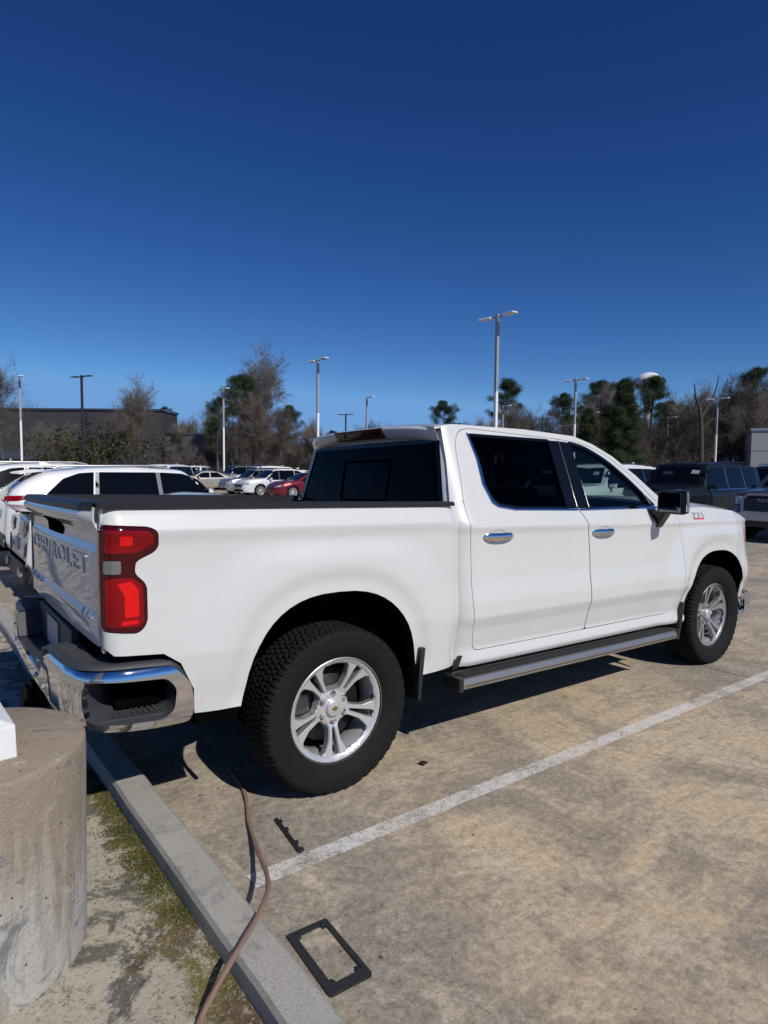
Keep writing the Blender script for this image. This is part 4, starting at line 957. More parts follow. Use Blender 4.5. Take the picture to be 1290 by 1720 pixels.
#@@REST
# ------------------------------------------------------------------ other vehicles
class Body:
    """car body as a stack of cross sections along x (0 = tail, L = nose)"""
    def __init__(s, L, W, top, belt, bot, plan, tum=.36, crown=.035, edge=.05, sig=.03):
        s.L, s.W = L, W; s.top = sinterp(top, sig); s.belt = sinterp(belt, .05); s.bot = interp(bot); s.plan = sinterp(plan, .03); s.tum = tum; s.crown = crown; s.edge = edge
    def sec(s, x):
        w = s.W / 2 * s.plan(x); zb = s.bot(x); zt = s.top(x); ze = min(s.belt(x), zt - .01); hh = max(0, zt - ze)
        side = [(w - .07, zb), (w - .015, zb + .06), (w - .005, zb + (ze - zb) * .35), (w, zb + (ze - zb) * .55), (w - .002, zb + (ze - zb) * .80), (w - .012, ze - .04), (w - .03, ze)]
        e = min(s.edge, hh * .5 + .005)
        yr = w - .03 - hh * s.tum; side += [(yr + e * s.tum * .6, zt - e), (yr - e * .25, zt - e * .35)]
        return side, (yr - e * .8, zt)
    def Y(s, x, z):
        side, c = s.sec(x); P = side + [c]; zs = [p[1] for p in P]; ys = [p[0] for p in P]
        return float(np.interp(z, np.maximum.accumulate(zs), ys))
    def Z(s, x, y):
        side, c = s.sec(x); zt = c[1]; q = min(1, abs(y) / max(.05, c[0]))
        if abs(y) <= c[0]: return zt + s.crown * (1 - q * q)
        P = [c] + side[::-1][:3]; return float(np.interp(abs(y), [p[0] for p in P], [p[1] for p in P]))
    def inside(s, x, y, z):
        if x < 0 or x > s.L: return False
        return z <= s.Z(x, y) and abs(y) <= s.Y(x, z)
    def X(s, y, z, front=True):
        lo = s.L * (.62 if front else .38); hi = s.L if front else 0.0
        if s.inside(hi, y, z): return hi
        a, b = lo, hi
        for _ in range(16):
            m = (a + b) / 2
            if s.inside(m, y, z): a = m
            else: b = m
        return a
    def shell(s, name, mat, parent, arches, step=.05, archr=.36):
        xs = sorted(set([round(v, 4) for v in list(np.arange(0, s.L + .001, step)) + [0, .01, .02, .03, .06, .1, .14, s.L - .1, s.L - .06, s.L - .03, s.L - .015, s.L] + [a + archr * t for a in arches for t in np.linspace(-1.05, 1.05, 30)]]))
        xs = [x for x in xs if 0 <= x <= s.L]
        V = []; n = None
        for x in xs:
            side, c = s.sec(x); q = [side[0]]
            for i in range(len(side) - 1):
                k = 5 if i in (1, 2, 3) else 3
                for j in range(1, k + 1): t = j / k; q.append((side[i][0] * (1 - t) + side[i + 1][0] * t, side[i][1] * (1 - t) + side[i + 1][1] * t))
            for t in (0, .3, .6, .85): q.append((c[0] * (1 - t), c[1] + s.crown * (1 - (1 - t) ** 2)))
            full = [(-y, z) for y, z in q] + [(0, c[1] + s.crown)] + q[::-1]; n = len(full); V += [(x, y, z) for y, z in full]
        F = []
        for i in range(len(xs) - 1):
            for j in range(n - 1):
                f = (i * n + j, i * n + j + 1, (i + 1) * n + j + 1, (i + 1) * n + j); cx_ = np.mean([V[a][0] for a in f]); cy_ = abs(np.mean([V[a][1] for a in f])); cz_ = np.mean([V[a][2] for a in f])
                if cy_ > s.W * .30 and any(math.hypot(cx_ - a, cz_ - .36) < archr and cz_ < .36 + archr for a in arches): continue
                F.append(f)
        F.append(tuple(range(n))); F.append(tuple(range(len(V) - n, len(V)))[::-1])
        F += [(i * n, (i + 1) * n, (i + 1) * n + n - 1, i * n + n - 1) for i in range(len(xs) - 1)]
        me = mesh(name, V, F, True); fixn(me)
        for p in me.polygons:
            if len(p.vertices) > 6: p.use_smooth = False
        me.shade_smooth() if False else None
        o = link(name, me, mat, parent)
        me.set_sharp_from_angle(angle=rad(38))
        return o
    def side(s, name, poly, mat, parent, sg, off=.006, holes=(), res=.07, thick=.01):
        return patch(name, poly, lambda x, z: (x, sg * s.Y(x, z), z), (0, sg, 0), mat, parent, holes, res, thick, off=off)
    def topp(s, name, poly, mat, parent, off=.006, res=.10, thick=.008):
        return patch(name, poly, lambda x, y: (x, y, s.Z(x, y)), (0, 0, 1), mat, parent, (), res, thick, off=off)
    def face(s, name, poly, mat, parent, front=True, off=.006, holes=(), res=.06, thick=.01):
        d = 1 if front else -1
        return patch(name, poly, lambda y, z: (s.X(y, z, front), y, z), (d, 0, 0), mat, parent, holes, res, thick, off=off)

def car_wheel(parent, x, y, r, face_mat, w=.23, spokes=10, rr=.70):
    sg = 1 if y > 0 else -1
    b = MB(); b.lathe([(r * rr, -w * .45), (r * .93, -w * .5), (r, -w * .38), (r, w * .38), (r * .93, w * .5), (r * rr, w * .45)], 40, 'y', (0, 0, 0))
    t = b.build('wheel', M['tyre'], parent, (x, y, r), fix=True)
    f = MB(); f.lathe([(r * rr, sg * w * .46), (r * rr * .93, sg * w * .47), (r * rr * .90, sg * w * .3)], 36, 'y')
    for k in range(spokes):
        a = 2 * math.pi * k / spokes; c, s_ = math.cos(a), math.sin(a); n = (-s_, c); o1, o2 = r * .12, r * rr * .92; w1, w2 = .018, .026; yy = sg * w * .44; y2 = sg * w * .30
        f.hull8([(c * o1 + n[0] * w1, y2, s_ * o1 + n[1] * w1), (c * o1 - n[0] * w1, y2, s_ * o1 - n[1] * w1), (c * o2 - n[0] * w2, y2, s_ * o2 - n[1] * w2), (c * o2 + n[0] * w2, y2, s_ * o2 + n[1] * w2),
                 (c * o1 + n[0] * w1, yy - sg * .02, s_ * o1 + n[1] * w1), (c * o1 - n[0] * w1, yy - sg * .02, s_ * o1 - n[1] * w1), (c * o2 - n[0] * w2, yy, s_ * o2 - n[1] * w2), (c * o2 + n[0] * w2, yy, s_ * o2 + n[1] * w2)])
    f.lathe([(0, yy), (r * .16, yy), (r * .17, y2)], 16, 'y'); f.build('rim', face_mat, t)
    d = MB(); d.lathe([(0, sg * .0), (r * rr, sg * .0)], 24, 'y'); d.build('brake_disc', M['liner'], t)
    return t

def arch_liner(parent, xs, W, r=.37):
    mb = MB()
    for x in xs:
        for sg in (-1, 1):
            v = []
            for k in range(17):
                a = math.pi * (-.12 + 1.24 * k / 16); v += [(x + r * math.cos(a), sg * (W / 2 - .06), .36 + r * math.sin(a)), (x + r * math.cos(a), sg * (W / 2 - .36), .36 + r * math.sin(a))]
            mb.add(v, [(2 * k, 2 * k + 1, 2 * k + 3, 2 * k + 2) for k in range(16)]); mb.add(v[1::2], [tuple(range(17))])
    mb.build('wheel_arch', M['liner'], parent)

def mirror(parent, x, y, z, mat, sg):
    mb = MB(); mb.hull8([(x - .06, sg * y, z - .07), (x + .10, sg * y, z - .06), (x + .06, sg * (y + .20), z - .07), (x - .05, sg * (y + .22), z - .08), (x - .06, sg * y, z + .04), (x + .06, sg * y, z + .03), (x + .03, sg * (y + .20), z + .05), (x - .05, sg * (y + .22), z + .06)], .018)
    o = mb.build('side_mirror', mat, parent)
    MB().hull8([(x - .062, sg * (y + .03), z - .055), (x - .055, sg * (y + .03), z - .055), (x - .047, sg * (y + .20), z - .06), (x - .054, sg * (y + .20), z - .06), (x - .062, sg * (y + .03), z + .03), (x - .055, sg * (y + .03), z + .03), (x - .047, sg * (y + .20), z + .045), (x - .054, sg * (y + .20), z + .045)]).build('mirror_glass', M['glass_car'], o)

def front_common(b, root, kind, mats=None):
    pass

def handles(b, root, spots, mat, sg):
    for (x, z) in spots:
        y = b.Y(x, z); MB().hull8([(x - .10, sg * (y - .01), z - .013), (x + .10, sg * (y - .01), z - .013), (x + .09, sg * (y + .03), z - .011), (x - .09, sg * (y + .03), z - .011), (x - .10, sg * (y - .01), z + .013), (x + .10, sg * (y - .01), z + .013), (x + .09, sg * (y + .03), z + .011), (x - .09, sg * (y + .03), z + .011)], .005).build('door_handle', mat, root)

# --- three-row family SUV (tail at x = 0)
def make_suv(name, L, W, H, paint, wheels, style='crossover', rails=True, r=.37, tum=.36, belt_up=0.0):
    root = empty(name)
    hz = {'crossover': .60, 'boxy': .66}[style]; k = H / 1.70; bx = style == 'boxy'
    ws0 = L - (1.44 if not bx else 1.50); roof1 = L - (2.10 if not bx else 1.98)
    top = [(0, .42), (.03, 1.02 * k), (.10, 1.12 * k + belt_up), (.34 if not bx else .16, 1.46 * k), (.62 if not bx else .24, 1.60 * k), (1.3, H - .02), (2.0, H), (roof1, H - .05), (ws0, 1.10 * k), (L - .75, 1.06 * k), (L - .30, (.98 if not bx else 1.05) * k), (L - .12, (.86 if not bx else 1.0) * k), (L - .03, .70), (L, .50)]
    belt = [(0, 1.02 * k + belt_up), (1.2, 1.02 * k + belt_up), (3.0, .985 * k + belt_up), (L - 1.2, .97 * k), (L - .3, .84 * k), (L, .6)]
    bot = [(0, .42), (.12, .30), (.4, .24), (L - .5, .22), (L - .1, .25), (L, .34)]
    plan = [(0, .80), (.05, .90), (.20, .965), (.6, 1), (L - 1.0, 1), (L - .40, .955), (L - .15, .84), (L - .04, .70), (L, .55)]
    b = Body(L, W, top, belt, bot, plan, tum=tum); A = (.95, .95 + L * .578)
    b.shell('body', paint, root, A, archr=r + .05); arch_liner(root, A, W, r + .05)
    zb, zt = 1.045 * k + belt_up, H - (.135 if bx else .085)
    # side windows
    w1 = rnd([(.60, zb + .035), (.76, zb + .005), (1.30, zb), (1.34, zt), (1.10, zt - .02), (.86, zt - .11)], .03)
    if bx: w1 = rnd([(.28, zb), (1.32, zb), (1.36, zt), (.36, zt - .02)], .04)
    gx = 1.0
    w2 = rnd([(1.39, zb), (2.38 * gx, zb - .012), (2.36 * gx, zt), (1.42, zt)], .025)
    w3 = rnd([(2.45 * gx, zb - .013), (3.38 + (L - 4.9) * .6, zb - .02), (roof1 + .26, zt - .12), (roof1 - .02, zt - .02), (2.43 * gx, zt)], .03)
    for sg in (-1, 1):
        for w in (w1, w2, w3): b.side('window', w, M['glass_car'], root, sg)
        b.side('pillar_cover', [(1.325, zb), (1.365, zt), (1.42, zt), (1.39, zb)], M['darkgrey_paint'], root, sg, off=.005); b.side('pillar_cover', [(2.38 * gx, zb), (2.36 * gx, zt), (2.43 * gx, zt), (2.45 * gx, zb)], M['darkgrey_paint'], root, sg, off=.005)
        b.side('window_trim', [(.60 if not bx else .26, zb - .012), (.60 if not bx else .26, zb + .006), (2.4, zb - .014), (3.46 + (L - 4.9) * .6, zb - .026), (3.46 + (L - 4.9) * .6, zb - .042), (2.4, zb - .030)], M['chrome'], root, sg, off=.008)
        for xg in (1.39, 2.415): b.side('door_gap', [(xg - .004, .40), (xg + .004, .40), (xg + .004, zb - .03), (xg - .004, zb - .03)], M['liner'], root, sg, off=.002, thick=.002)
        b.side('door_gap', [(3.47, .40), (3.478, .40), (3.50, zb - .05), (3.492, zb - .05)], M['liner'], root, sg, off=.002, thick=.002)
        b.side('sill_cladding', [(1.40, .25), (3.3, .25), (3.3, .36), (1.40, .36)], M['black'], root, sg, off=.01)
        handles(b, root, [(1.60, zb - .13), (2.62, zb - .13)], M['chrome'] if not bx else paint, sg)
        mirror(root, ws0 - .24, b.Y(ws0 - .24, zb) - .01, zb + .05, paint, sg)
        if rails:
            pts = [(.75, sg * (b.Y(1.5, zt + .05) - .10), H - .03), (.85, sg * (b.Y(1.5, zt + .05) - .11), H + .018), (2.3, sg * (b.Y(2, zt + .05) - .11), H + .035), (roof1 - .25, sg * (b.Y(2, zt + .05) - .12), H + .0), (roof1 - .15, sg * (b.Y(2, zt + .05) - .11), H - .05)]
            MB().tube(pts, .016, 6).build('roof_rail', M['brushed'] if not bx else M['black'], root)
        b.face('headlight', rnd([(sg * .50, .66 * k), (sg * .52, .80 * k), (sg * .80, .88 * k), (sg * .84, .78 * k)], .03), M['lamp_white'], root)
        b.side('headlight', rnd([(L - .42, .84 * k), (L - .20, .80 * k), (L - .17, .68 * k), (L - .30, .72 * k)], .02), M['lamp_white'], root, sg)
        b.side('tail_lamp', rnd([(.03, .98 * k + belt_up), (.04, 1.06 * k + belt_up), (.56, 1.07 * k + belt_up), (.50, 1.04 * k + belt_up), (.20, .98 * k + belt_up)], .02), M['red_lens'], root, sg, off=.012)
        b.face('tail_lamp', rnd([(sg * .46, .98 * k + belt_up), (sg * .48, 1.06 * k + belt_up), (sg * .84, 1.06 * k + belt_up), (sg * .83, .97 * k + belt_up)], .02), M['red_lens'], root, front=False, off=.012)
    b.topp('windshield', rnd([(ws0 - .03, -.74), (ws0 + .01, -.4), (ws0 + .02, 0), (ws0 + .01, .4), (ws0 - .03, .74), (roof1 + .06, .60), (roof1 + .10, 0), (roof1 + .06, -.60)], .03), M['glass_car'], root)
    b.face('rear_window', rnd([(-.66, 1.12 * k), (-.56, H - .16), (.56, H - .16), (.66, 1.12 * k)], .05), M['glass_car'], root, front=False)
    b.face('grille', rnd([(-.48, .48), (-.55, .74 * k), (.55, .74 * k), (.48, .48)], .04), M['black'], root)
    for i in range(3): b.face('grille_bar', [(-.46, .53 + i * .07), (-.46, .545 + i * .07), (.46, .545 + i * .07), (.46, .53 + i * .07)], M['chrome'], root, off=.014)
    b.face('lower_grille', rnd([(-.62, .30), (-.66, .42), (.66, .42), (.62, .30)], .03), M['liner'], root)
    b.face('rear_bumper', rnd([(-.80, .36), (-.82, .56), (.82, .56), (.80, .36)], .03), M['black'], root, front=False)
    b.face('license_plate', rnd([(-.16, .78), (-.16, .92), (.16, .92), (.16, .78)], .01), M['plate'], root, front=False, off=.014)
    sp = MB(); yy = .60; sp.hull8([(.26, -yy, H - .13), (.62, -yy, H - .075), (.62, yy, H - .075), (.26, yy, H - .13), (.25, -yy, H - .095), (.62, -yy, H - .04), (.62, yy, H - .04), (.25, yy, H - .095)], .012); sp.build('roof_spoiler', paint, root)
    MB().hull8([(.62, -.03, H + .02), (.85, -.03, H + .03), (.85, .03, H + .03), (.62, .03, H + .02), (.63, -.01, H + .10), (.70, -.01, H + .08), (.70, .01, H + .08), (.63, .01, H + .10)], .006).build('antenna_fin', paint, root)
    for x in A:
        for sg in (-1, 1): car_wheel(root, x, sg * (W / 2 - .135), r, wheels)
    return root, b

def put(root, x, y, heading, label, cat, group=None):
    root.location = (x, y, 0); root.rotation_euler = (0, 0, heading); tag(root, label, cat, group); return root
def nose_at(x, y, L, heading=math.pi):
    """origin (tail) so that the nose touches x, for a car heading towards -x or +x"""
    return (x + L, y) if abs(heading) > 1 else (x - L, y)
LOTG = 'vehicles parked in the car lot'
# white SUV in the same row as the pickup, two bays over
hl, hb_ = make_suv('suv', 4.95, 1.93, 1.63, M['white2'], M['alloy'], belt_up=.15)
put(hl, -.62, 8.68, 0, 'white three row SUV showing above the pickup bed, with three dark side windows', 'SUV', LOTG)
w2_, _ = make_suv('suv', 4.85, 1.92, 1.70, M['white2'], M['alloy'])
put(w2_, -1.3, 11.55, 0, 'white SUV at the left picture edge, just behind the nearer white SUV', 'SUV', LOTG)
# opposite row, facing the pickup
bs_, bb_ = make_suv('suv', 5.25, 2.02, 1.92, M['black_paint'], M['alloy_dark'], 'boxy', True, .39, .28)
put(bs_, *nose_at(14.6, 6.35, 5.25), math.pi, 'large black SUV with a white windshield sticker, parked beyond the pickup hood', 'SUV', LOTG)
bb_.topp('windshield_sticker', [(3.42, .40), (3.50, .40), (3.50, .62), (3.42, .62)], M['plate'], bs_, off=.016)
bb_.topp('windshield_sticker', [(3.46, -.46), (3.52, -.46), (3.52, -.16), (3.46, -.16)], M['grey_paint'], bs_, off=.016)
nv, _ = make_suv('suv', 5.3, 2.03, 1.93, M['navy_paint'], M['alloy'], 'boxy', True, .39, .28)
put(nv, 21.6, 6.0, 0, 'dark navy SUV parked directly behind the large black SUV', 'SUV', LOTG)
wv, wvb = make_suv('suv', 5.1, 2.0, 1.88, M['white2'], M['alloy'], 'boxy', True, .38, .28)
put(wv, *nose_at(14.2, 9.25, 5.1), math.pi, 'white SUV seen through the front door window of the pickup', 'SUV', LOTG)
wvb.topp('windshield_sticker', [(3.30, .30), (3.38, .30), (3.38, .50), (3.30, .50)], M['plate'], wv, off=.016)

# grey off-road truck at the right edge, nose towards us
def make_offroader():
    root = empty('pickup_truck'); L, W, H = 5.3, 1.96, 1.82
    top = [(0, .60), (.02, 1.18), (1.55, 1.20), (1.62, 1.30), (1.72, 1.72), (2.0, H - .03), (2.8, H), (3.25, H - .05), (3.92, 1.27), (4.5, 1.235), (5.0, 1.18), (5.12, 1.12), (5.18, 1.0), (5.26, .75), (5.3, .60)]
    belt = [(0, 1.14), (1.6, 1.14), (4.0, 1.14), (4.8, 1.10), (5.3, .7)]; bot = [(0, .55), (.5, .42), (4.6, .40), (5.0, .45), (5.3, .50)]
    plan = [(0, .92), (.1, .98), (.5, 1), (4.6, 1), (4.95, .97), (5.12, .90), (5.22, .80), (5.3, .72)]
    b = Body(L, W, top, belt, bot, plan, tum=.30); A = (1.05, 4.35)
    b.shell('body', M['grey_paint'], root, A, archr=.45); arch_liner(root, A, W, .45)
    for sg in (-1, 1):
        b.side('window', rnd([(1.80, 1.20), (2.45, 1.19), (2.45, 1.68), (1.95, 1.67)], .04), M['glass_car'], root, sg)
        b.side('window', rnd([(2.52, 1.19), (3.75, 1.20), (3.30, 1.62), (3.12, 1.69), (2.52, 1.69)], .04), M['glass_car'], root, sg)
        mirror(root, 3.62, b.Y(3.62, 1.2) - .02, 1.28, M['black'], sg)
        b.side('fender_flare', [(4.35 + .50 * math.cos(a), .36 + .50 * math.sin(a)) for a in np.linspace(.1, 3.04, 16)] + [(4.35 + .44 * math.cos(a), .36 + .44 * math.sin(a)) for a in np.linspace(3.04, .1, 16)], M['black'], root, sg, off=.03, thick=.04)
        hl_ = b.face('headlight', rnd([(sg * .60, .90), (sg * .62, 1.06), (sg * .86, 1.09), (sg * .90, .98), (sg * .80, .88)], .02), M['lamp_white'], root, off=.01)
        b.face('lamp_bezel', inset(rnd([(sg * .60, .90), (sg * .62, 1.06), (sg * .86, 1.09), (sg * .90, .98), (sg * .80, .88)], .02), -.03), M['black'], root, off=.006)
        b.face('fog_lamp', [(sg * .76 + .045 * math.cos(a), .68 + .045 * math.sin(a)) for a in np.linspace(0, 6.28, 17)[:-1]], M['lamp_white'], root, off=.012)
    b.topp('windshield', rnd([(3.90, -.74), (3.93, 0), (3.90, .74), (3.32, .64), (3.36, 0), (3.32, -.64)], .03), M['glass_car'], root)
    b.topp('hood_scoop', rnd([(4.35, -.30), (4.35, .30), (4.95, .24), (4.95, -.24)], .04), M['grey_paint'], root, off=.035, thick=.04)
    gr = rnd([(-.56, .72), (-.60, .98), (-.50, 1.08), (.50, 1.08), (.60, .98), (.56, .72)], .03)
    b.face('grille_surround', inset(gr, -.05), M['silver_paint'], root, holes=[gr], off=.035, thick=.05)
    g = b.face('grille', gr, M['black'], root, off=.012)
    for k in range(5): b.face('grille_bar', [(-.54, .745 + k * .045), (-.54, .755 + k * .045), (.54, .755 + k * .045), (.54, .745 + k * .045)], M['grey_paint'], g, off=.02)
    me = text_mesh('TOYOTA', .56, .075, .01); o = link('grille_lettering', me, M['silver_paint'], g)
    xf = b.X(0, 1.0) + .04; o.rotation_euler = (math.pi / 2, 0, math.pi / 2); o.location = (xf, 0, .985)
    bm_ = MB(); pth = [(4.95, .96), (5.15, .90), (5.29, .72), (5.37, .40), (5.38, 0)]; pth += [(x, -y) for x, y in pth[-2::-1]]
    vv = []
    for x, y in pth: vv += [(x - .03, y, .50), (x + .02, y, .52), (x + .02, y, .68), (x - .04, y, .72)]
    bm_.add(vv, [(4 * k + j, 4 * k + 4 + j, 4 * k + 5 + j, 4 * k + 1 + j) for k in range(len(pth) - 1) for j in range(3)]); bm_.build('front_bumper', M['silver_paint'], root, fix=True)
    MB().box((5.0, -.6, .36), (5.33, .6, .52), .03).build('skid_plate', M['black'], root)
    MB().box((5.385, -.16, .54), (5.395, .16, .68), .004).build('license_plate', M['plate'], root)
    MB().box((.1, -.72, .80), (1.5, .72, 1.215), .02).build('bed_cover', M['black'], root)
    for x in A:
        for sg in (-1, 1): car_wheel(root, x, sg * (W / 2 - .13), .41, M['alloy_dark'], .27, 6, .58)
    return root
gt = make_offroader(); put(gt, 14.1 + 5.38, 2.95, math.pi, 'grey off-road pickup at the right edge with silver framed black grille facing the camera', 'pickup truck', LOTG)

# low white sports car beside the pickup
def make_sportscar():
    root = empty('sports_car'); L, W, H = 4.63, 1.93, 1.235
    top = [(0, .55), (.015, .92), (.03, 1.0), (.30, 1.01), (.9, 1.02), (1.7, 1.16), (2.2, H), (2.7, H - .02), (3.5, .92), (4.2, .74), (4.55, .58), (4.63, .42)]
    belt = [(0, .92), (1.0, .94), (2.0, .90), (3.4, .86), (4.3, .66), (4.63, .5)]; bot = [(0, .42), (.2, .22), (4.3, .16), (4.63, .2)]
    plan = [(0, .88), (.06, .93), (.3, .985), (1.0, 1), (1.8, .96), (3.6, .98), (4.3, .9), (4.63, .6)]
    b = Body(L, W, top, belt, bot, plan, tum=.7, edge=.04); A = (.95, 3.67)
    b.shell('body', M['white'], root, A, archr=.39); arch_liner(root, A, W, .39)
    for sg in (-1, 1):
        b.side('window', rnd([(1.45, .97), (2.9, .93), (2.6, 1.12), (2.0, 1.14)], .03), M['glass_car'], root, sg)
        b.side('side_scoop', rnd([(1.30, .45), (1.75, .40), (1.50, .86), (1.38, .84)], .03), M['black'], root, sg)
        tl_ = b.face('tail_lamp_housing', rnd([(sg * .36, .80), (sg * .40, .94), (sg * .80, .96), (sg * .82, .86), (sg * .60, .76)], .02), M['black_smooth'], root, front=False, off=.012)
        b.face('tail_lamp', rnd([(sg * .46, .84), (sg * .48, .92), (sg * .60, .92), (sg * .58, .84)], .01), M['red_dark'], tl_, front=False, off=.018)
        b.face('tail_lamp', rnd([(sg * .65, .86), (sg * .66, .93), (sg * .77, .93), (sg * .77, .86)], .01), M['red_dark'], tl_, front=False, off=.018)
        b.side('side_marker', rnd([(.10, .70), (.10, .735), (.26, .735), (.26, .70)], .008), M['red_lens'], root, sg)
        b.face('corner_vent', rnd([(sg * .62, .50), (sg * .66, .66), (sg * .83, .72), (sg * .82, .56)], .015), M['black'], root, front=False)
        for q in (0, 1): MB().tube([(.02, sg * (.56 + q * .14), .33), (-.06, sg * (.56 + q * .14), .34)], .052, 12).build('exhaust_tip', M['chrome'], root)
        mirror(root, 2.85, b.Y(2.85, .95) - .02, .98, M['black_smooth'], sg)
        MB().box((.07, sg * .70 - .02, .97), (.18, sg * .70 + .02, 1.07), .004).build('spoiler_stand', M['black_smooth'], root)
    sp = MB(); sp.hull8([(-.02, -.86, 1.065), (.24, -.84, 1.055), (.24, .84, 1.055), (-.02, .86, 1.065), (-.04, -.87, 1.10), (.24, -.84, 1.075), (.24, .84, 1.075), (-.04, .87, 1.10)], .006); sp.build('rear_spoiler', M['black_smooth'], root)
    b.face('diffuser', rnd([(-.78, .22), (-.84, .44), (.84, .44), (.78, .22)], .02), M['black'], root, front=False, off=.03, thick=.06)
    b.face('license_plate', rnd([(-.16, .56), (-.16, .71), (.16, .71), (.16, .56)], .01), M['plate'], root, front=False, off=.012)
    b.topp('windshield', rnd([(3.42, -.64), (3.48, 0), (3.42, .64), (2.74, .40), (2.78, 0), (2.74, -.40)], .03), M['glass_car'], root)
    for x in A:
        for sg in (-1, 1): car_wheel(root, x, sg * (W / 2 - .14), .345, M['alloy_dark'], .28, 10, .76)
    return root
sc_ = make_sportscar(); put(sc_, -.66, 5.82, 0, 'low white sports car with black spoiler, only its tail showing left of the pickup tailgate', 'sports car', LOTG)

# sedan (also used for the red car)
def make_sedan(paint, H=1.45, L=4.85, fastback=.0):
    root = empty('sedan'); W = 1.86
    top = [(0, .60), (.03, .98), (.10, 1.04), (.75, 1.08), (1.45 - fastback, H - .09), (1.9, H - .01), (2.4, H), (2.75, H - .04), (3.55, 1.0), (4.2, .93), (4.6, .80), (4.80, .66), (L, .48)]
    belt = [(0, .94), (1.0, .96), (3.5, .90), (4.4, .74), (L, .55)]; bot = [(0, .40), (.3, .22), (4.5, .19), (L, .26)]
    plan = [(0, .80), (.06, .90), (.3, .97), (.8, 1), (4.0, 1), (4.45, .94), (4.7, .82), (L, .55)]
    b = Body(L, W, top, belt, bot, plan, tum=.42); A = (.98, 3.88)
    b.shell('body', paint, root, A, archr=.38); arch_liner(root, A, W, .38)
    for sg in (-1, 1):
        b.side('window', rnd([(1.05, .99), (2.18, .97), (2.18, H - .11), (1.62, H - .12)], .04), M['glass_car'], root, sg)
        b.side('window', rnd([(2.24, .97), (3.42, .95), (2.86, H - .16), (2.62, H - .11), (2.24, H - .11)], .04), M['glass_car'], root, sg)
        b.side('window_trim', [(1.0, .975), (2.2, .953), (3.46, .933), (3.46, .921), (2.2, .941), (1.0, .963)], M['chrome'], root, sg, off=.008)
        for xg in (1.25, 2.21): b.side('door_gap', [(xg - .004, .34), (xg + .004, .34), (xg + .004, .93), (xg - .004, .93)], M['liner'], root, sg, off=.002, thick=.002)
        handles(b, root, [(1.45, .86), (2.42, .85)], M['chrome'], sg)
        mirror(root, 3.12, b.Y(3.12, .96) - .02, 1.0, paint, sg)
        b.face('headlight', rnd([(sg * .46, .60), (sg * .48, .68), (sg * .76, .76), (sg * .80, .66)], .02), M['lamp_white'], root)
        b.side('headlight', rnd([(L - .48, .77), (L - .25, .72), (L - .22, .62), (L - .36, .66)], .02), M['lamp_white'], root, sg)
        b.side('tail_lamp', rnd([(.03, .80), (.04, .94), (.34, .95), (.30, .86)], .02), M['red_lens'], root, sg, off=.01)
        b.face('tail_lamp', rnd([(sg * .40, .82), (sg * .42, .94), (sg * .80, .94), (sg * .79, .80)], .02), M['red_lens'], root, front=False, off=.01)
    b.topp('windshield', rnd([(3.46, -.70), (3.54, 0), (3.46, .70), (2.80, .52), (2.86, 0), (2.80, -.52)], .03), M['glass_car'], root)
    b.topp('rear_window', rnd([(.82, -.62), (.78, 0), (.82, .62), (1.40 - fastback, .50), (1.42 - fastback, 0), (1.40 - fastback, -.50)], .03), M['glass_car'], root)
    b.face('grille', rnd([(-.40, .38), (-.46, .58), (.46, .58), (.40, .38)], .03), M['black'], root)
    b.face('license_plate', rnd([(-.16, .60), (-.16, .74), (.16, .74), (.16, .60)], .01), M['plate'], root, front=False, off=.012)
    for x in A:
        for sg in (-1, 1): car_wheel(root, x, sg * (W / 2 - .13), .34, M['alloy'], .22, 10, .74)
    return root
rc = make_sedan(M['red_paint'], 1.44, 4.95, -.1); put(rc, *nose_at(14.2, 29.0, 4.95), math.pi, 'dark red sedan parked nose left beside the edge of the pickup rear window', 'sedan', LOTG)
be = make_sedan(M['beige_paint'], 1.46); put(be, *nose_at(13.4, 43.5, 4.85), math.pi, 'pale champagne sedan parked left of the silver crossover in the far row', 'sedan', LOTG)
ac, _ = make_suv('suv', 4.72, 1.90, 1.65, M['white2'], M['alloy'], 'crossover', False, .36); put(ac, *nose_at(13.6, 31.9, 4.72), math.pi, 'white crossover parked between the dark red sedan and the silver crossover', 'SUV', LOTG)
gc, _ = make_suv('suv', 4.65, 1.88, 1.64, M['silver_paint'], M['alloy'], 'crossover', False, .36); put(gc, *nose_at(13.8, 34.9, 4.65), math.pi, 'silver grey crossover parked left of the white crossover in the far row', 'SUV', LOTG)
# vehicles further off whose roofs show over the nearer ones
def more(src, x, y, h, label, cat, paint=None):
    c = copy_tree(src); c.location = (x, y, 0); c.rotation_euler = (0, 0, h); c['label'] = label; c['category'] = cat
    if paint:
        for ch in c.children:
            if ch.name.split('.')[0] in ('body', 'roof_spoiler', 'antenna_fin', 'side_mirror'):
                ch.data = ch.data.copy(); ch.data.materials.clear(); ch.data.materials.append(M[paint])
    return c
def at(u, d): return place(u, d)
x, y = at(487, 52); more(wv, x, y, math.pi, 'white SUV roof showing above the white crossover near the pickup rear window', 'SUV')
x, y = at(452, 53); more(bs_, x, y, math.pi, 'dark SUV roof showing just left of the distant white SUV roof', 'SUV', 'darkgrey_paint')
x, y = at(240, 44); more(bs_, x, y, math.pi * .55, 'dark SUV roof showing over the nearer white SUV, left of a boxy white wagon', 'SUV', 'darkgrey_paint')
x, y = at(306, 42); more(wv, x, y, math.pi * 1.25, 'white boxy wagon in the far row with its windshield facing the camera', 'SUV')
x, y = at(341, 58); more(wv, x, y, math.pi * 1.3, 'small distant white van between the boxy wagon and the thin lamp pole', 'van')
x, y = at(22, 26); more(wv, x, y, math.pi * .5, 'white vehicle roof at the left edge above the nearer white SUVs', 'SUV')
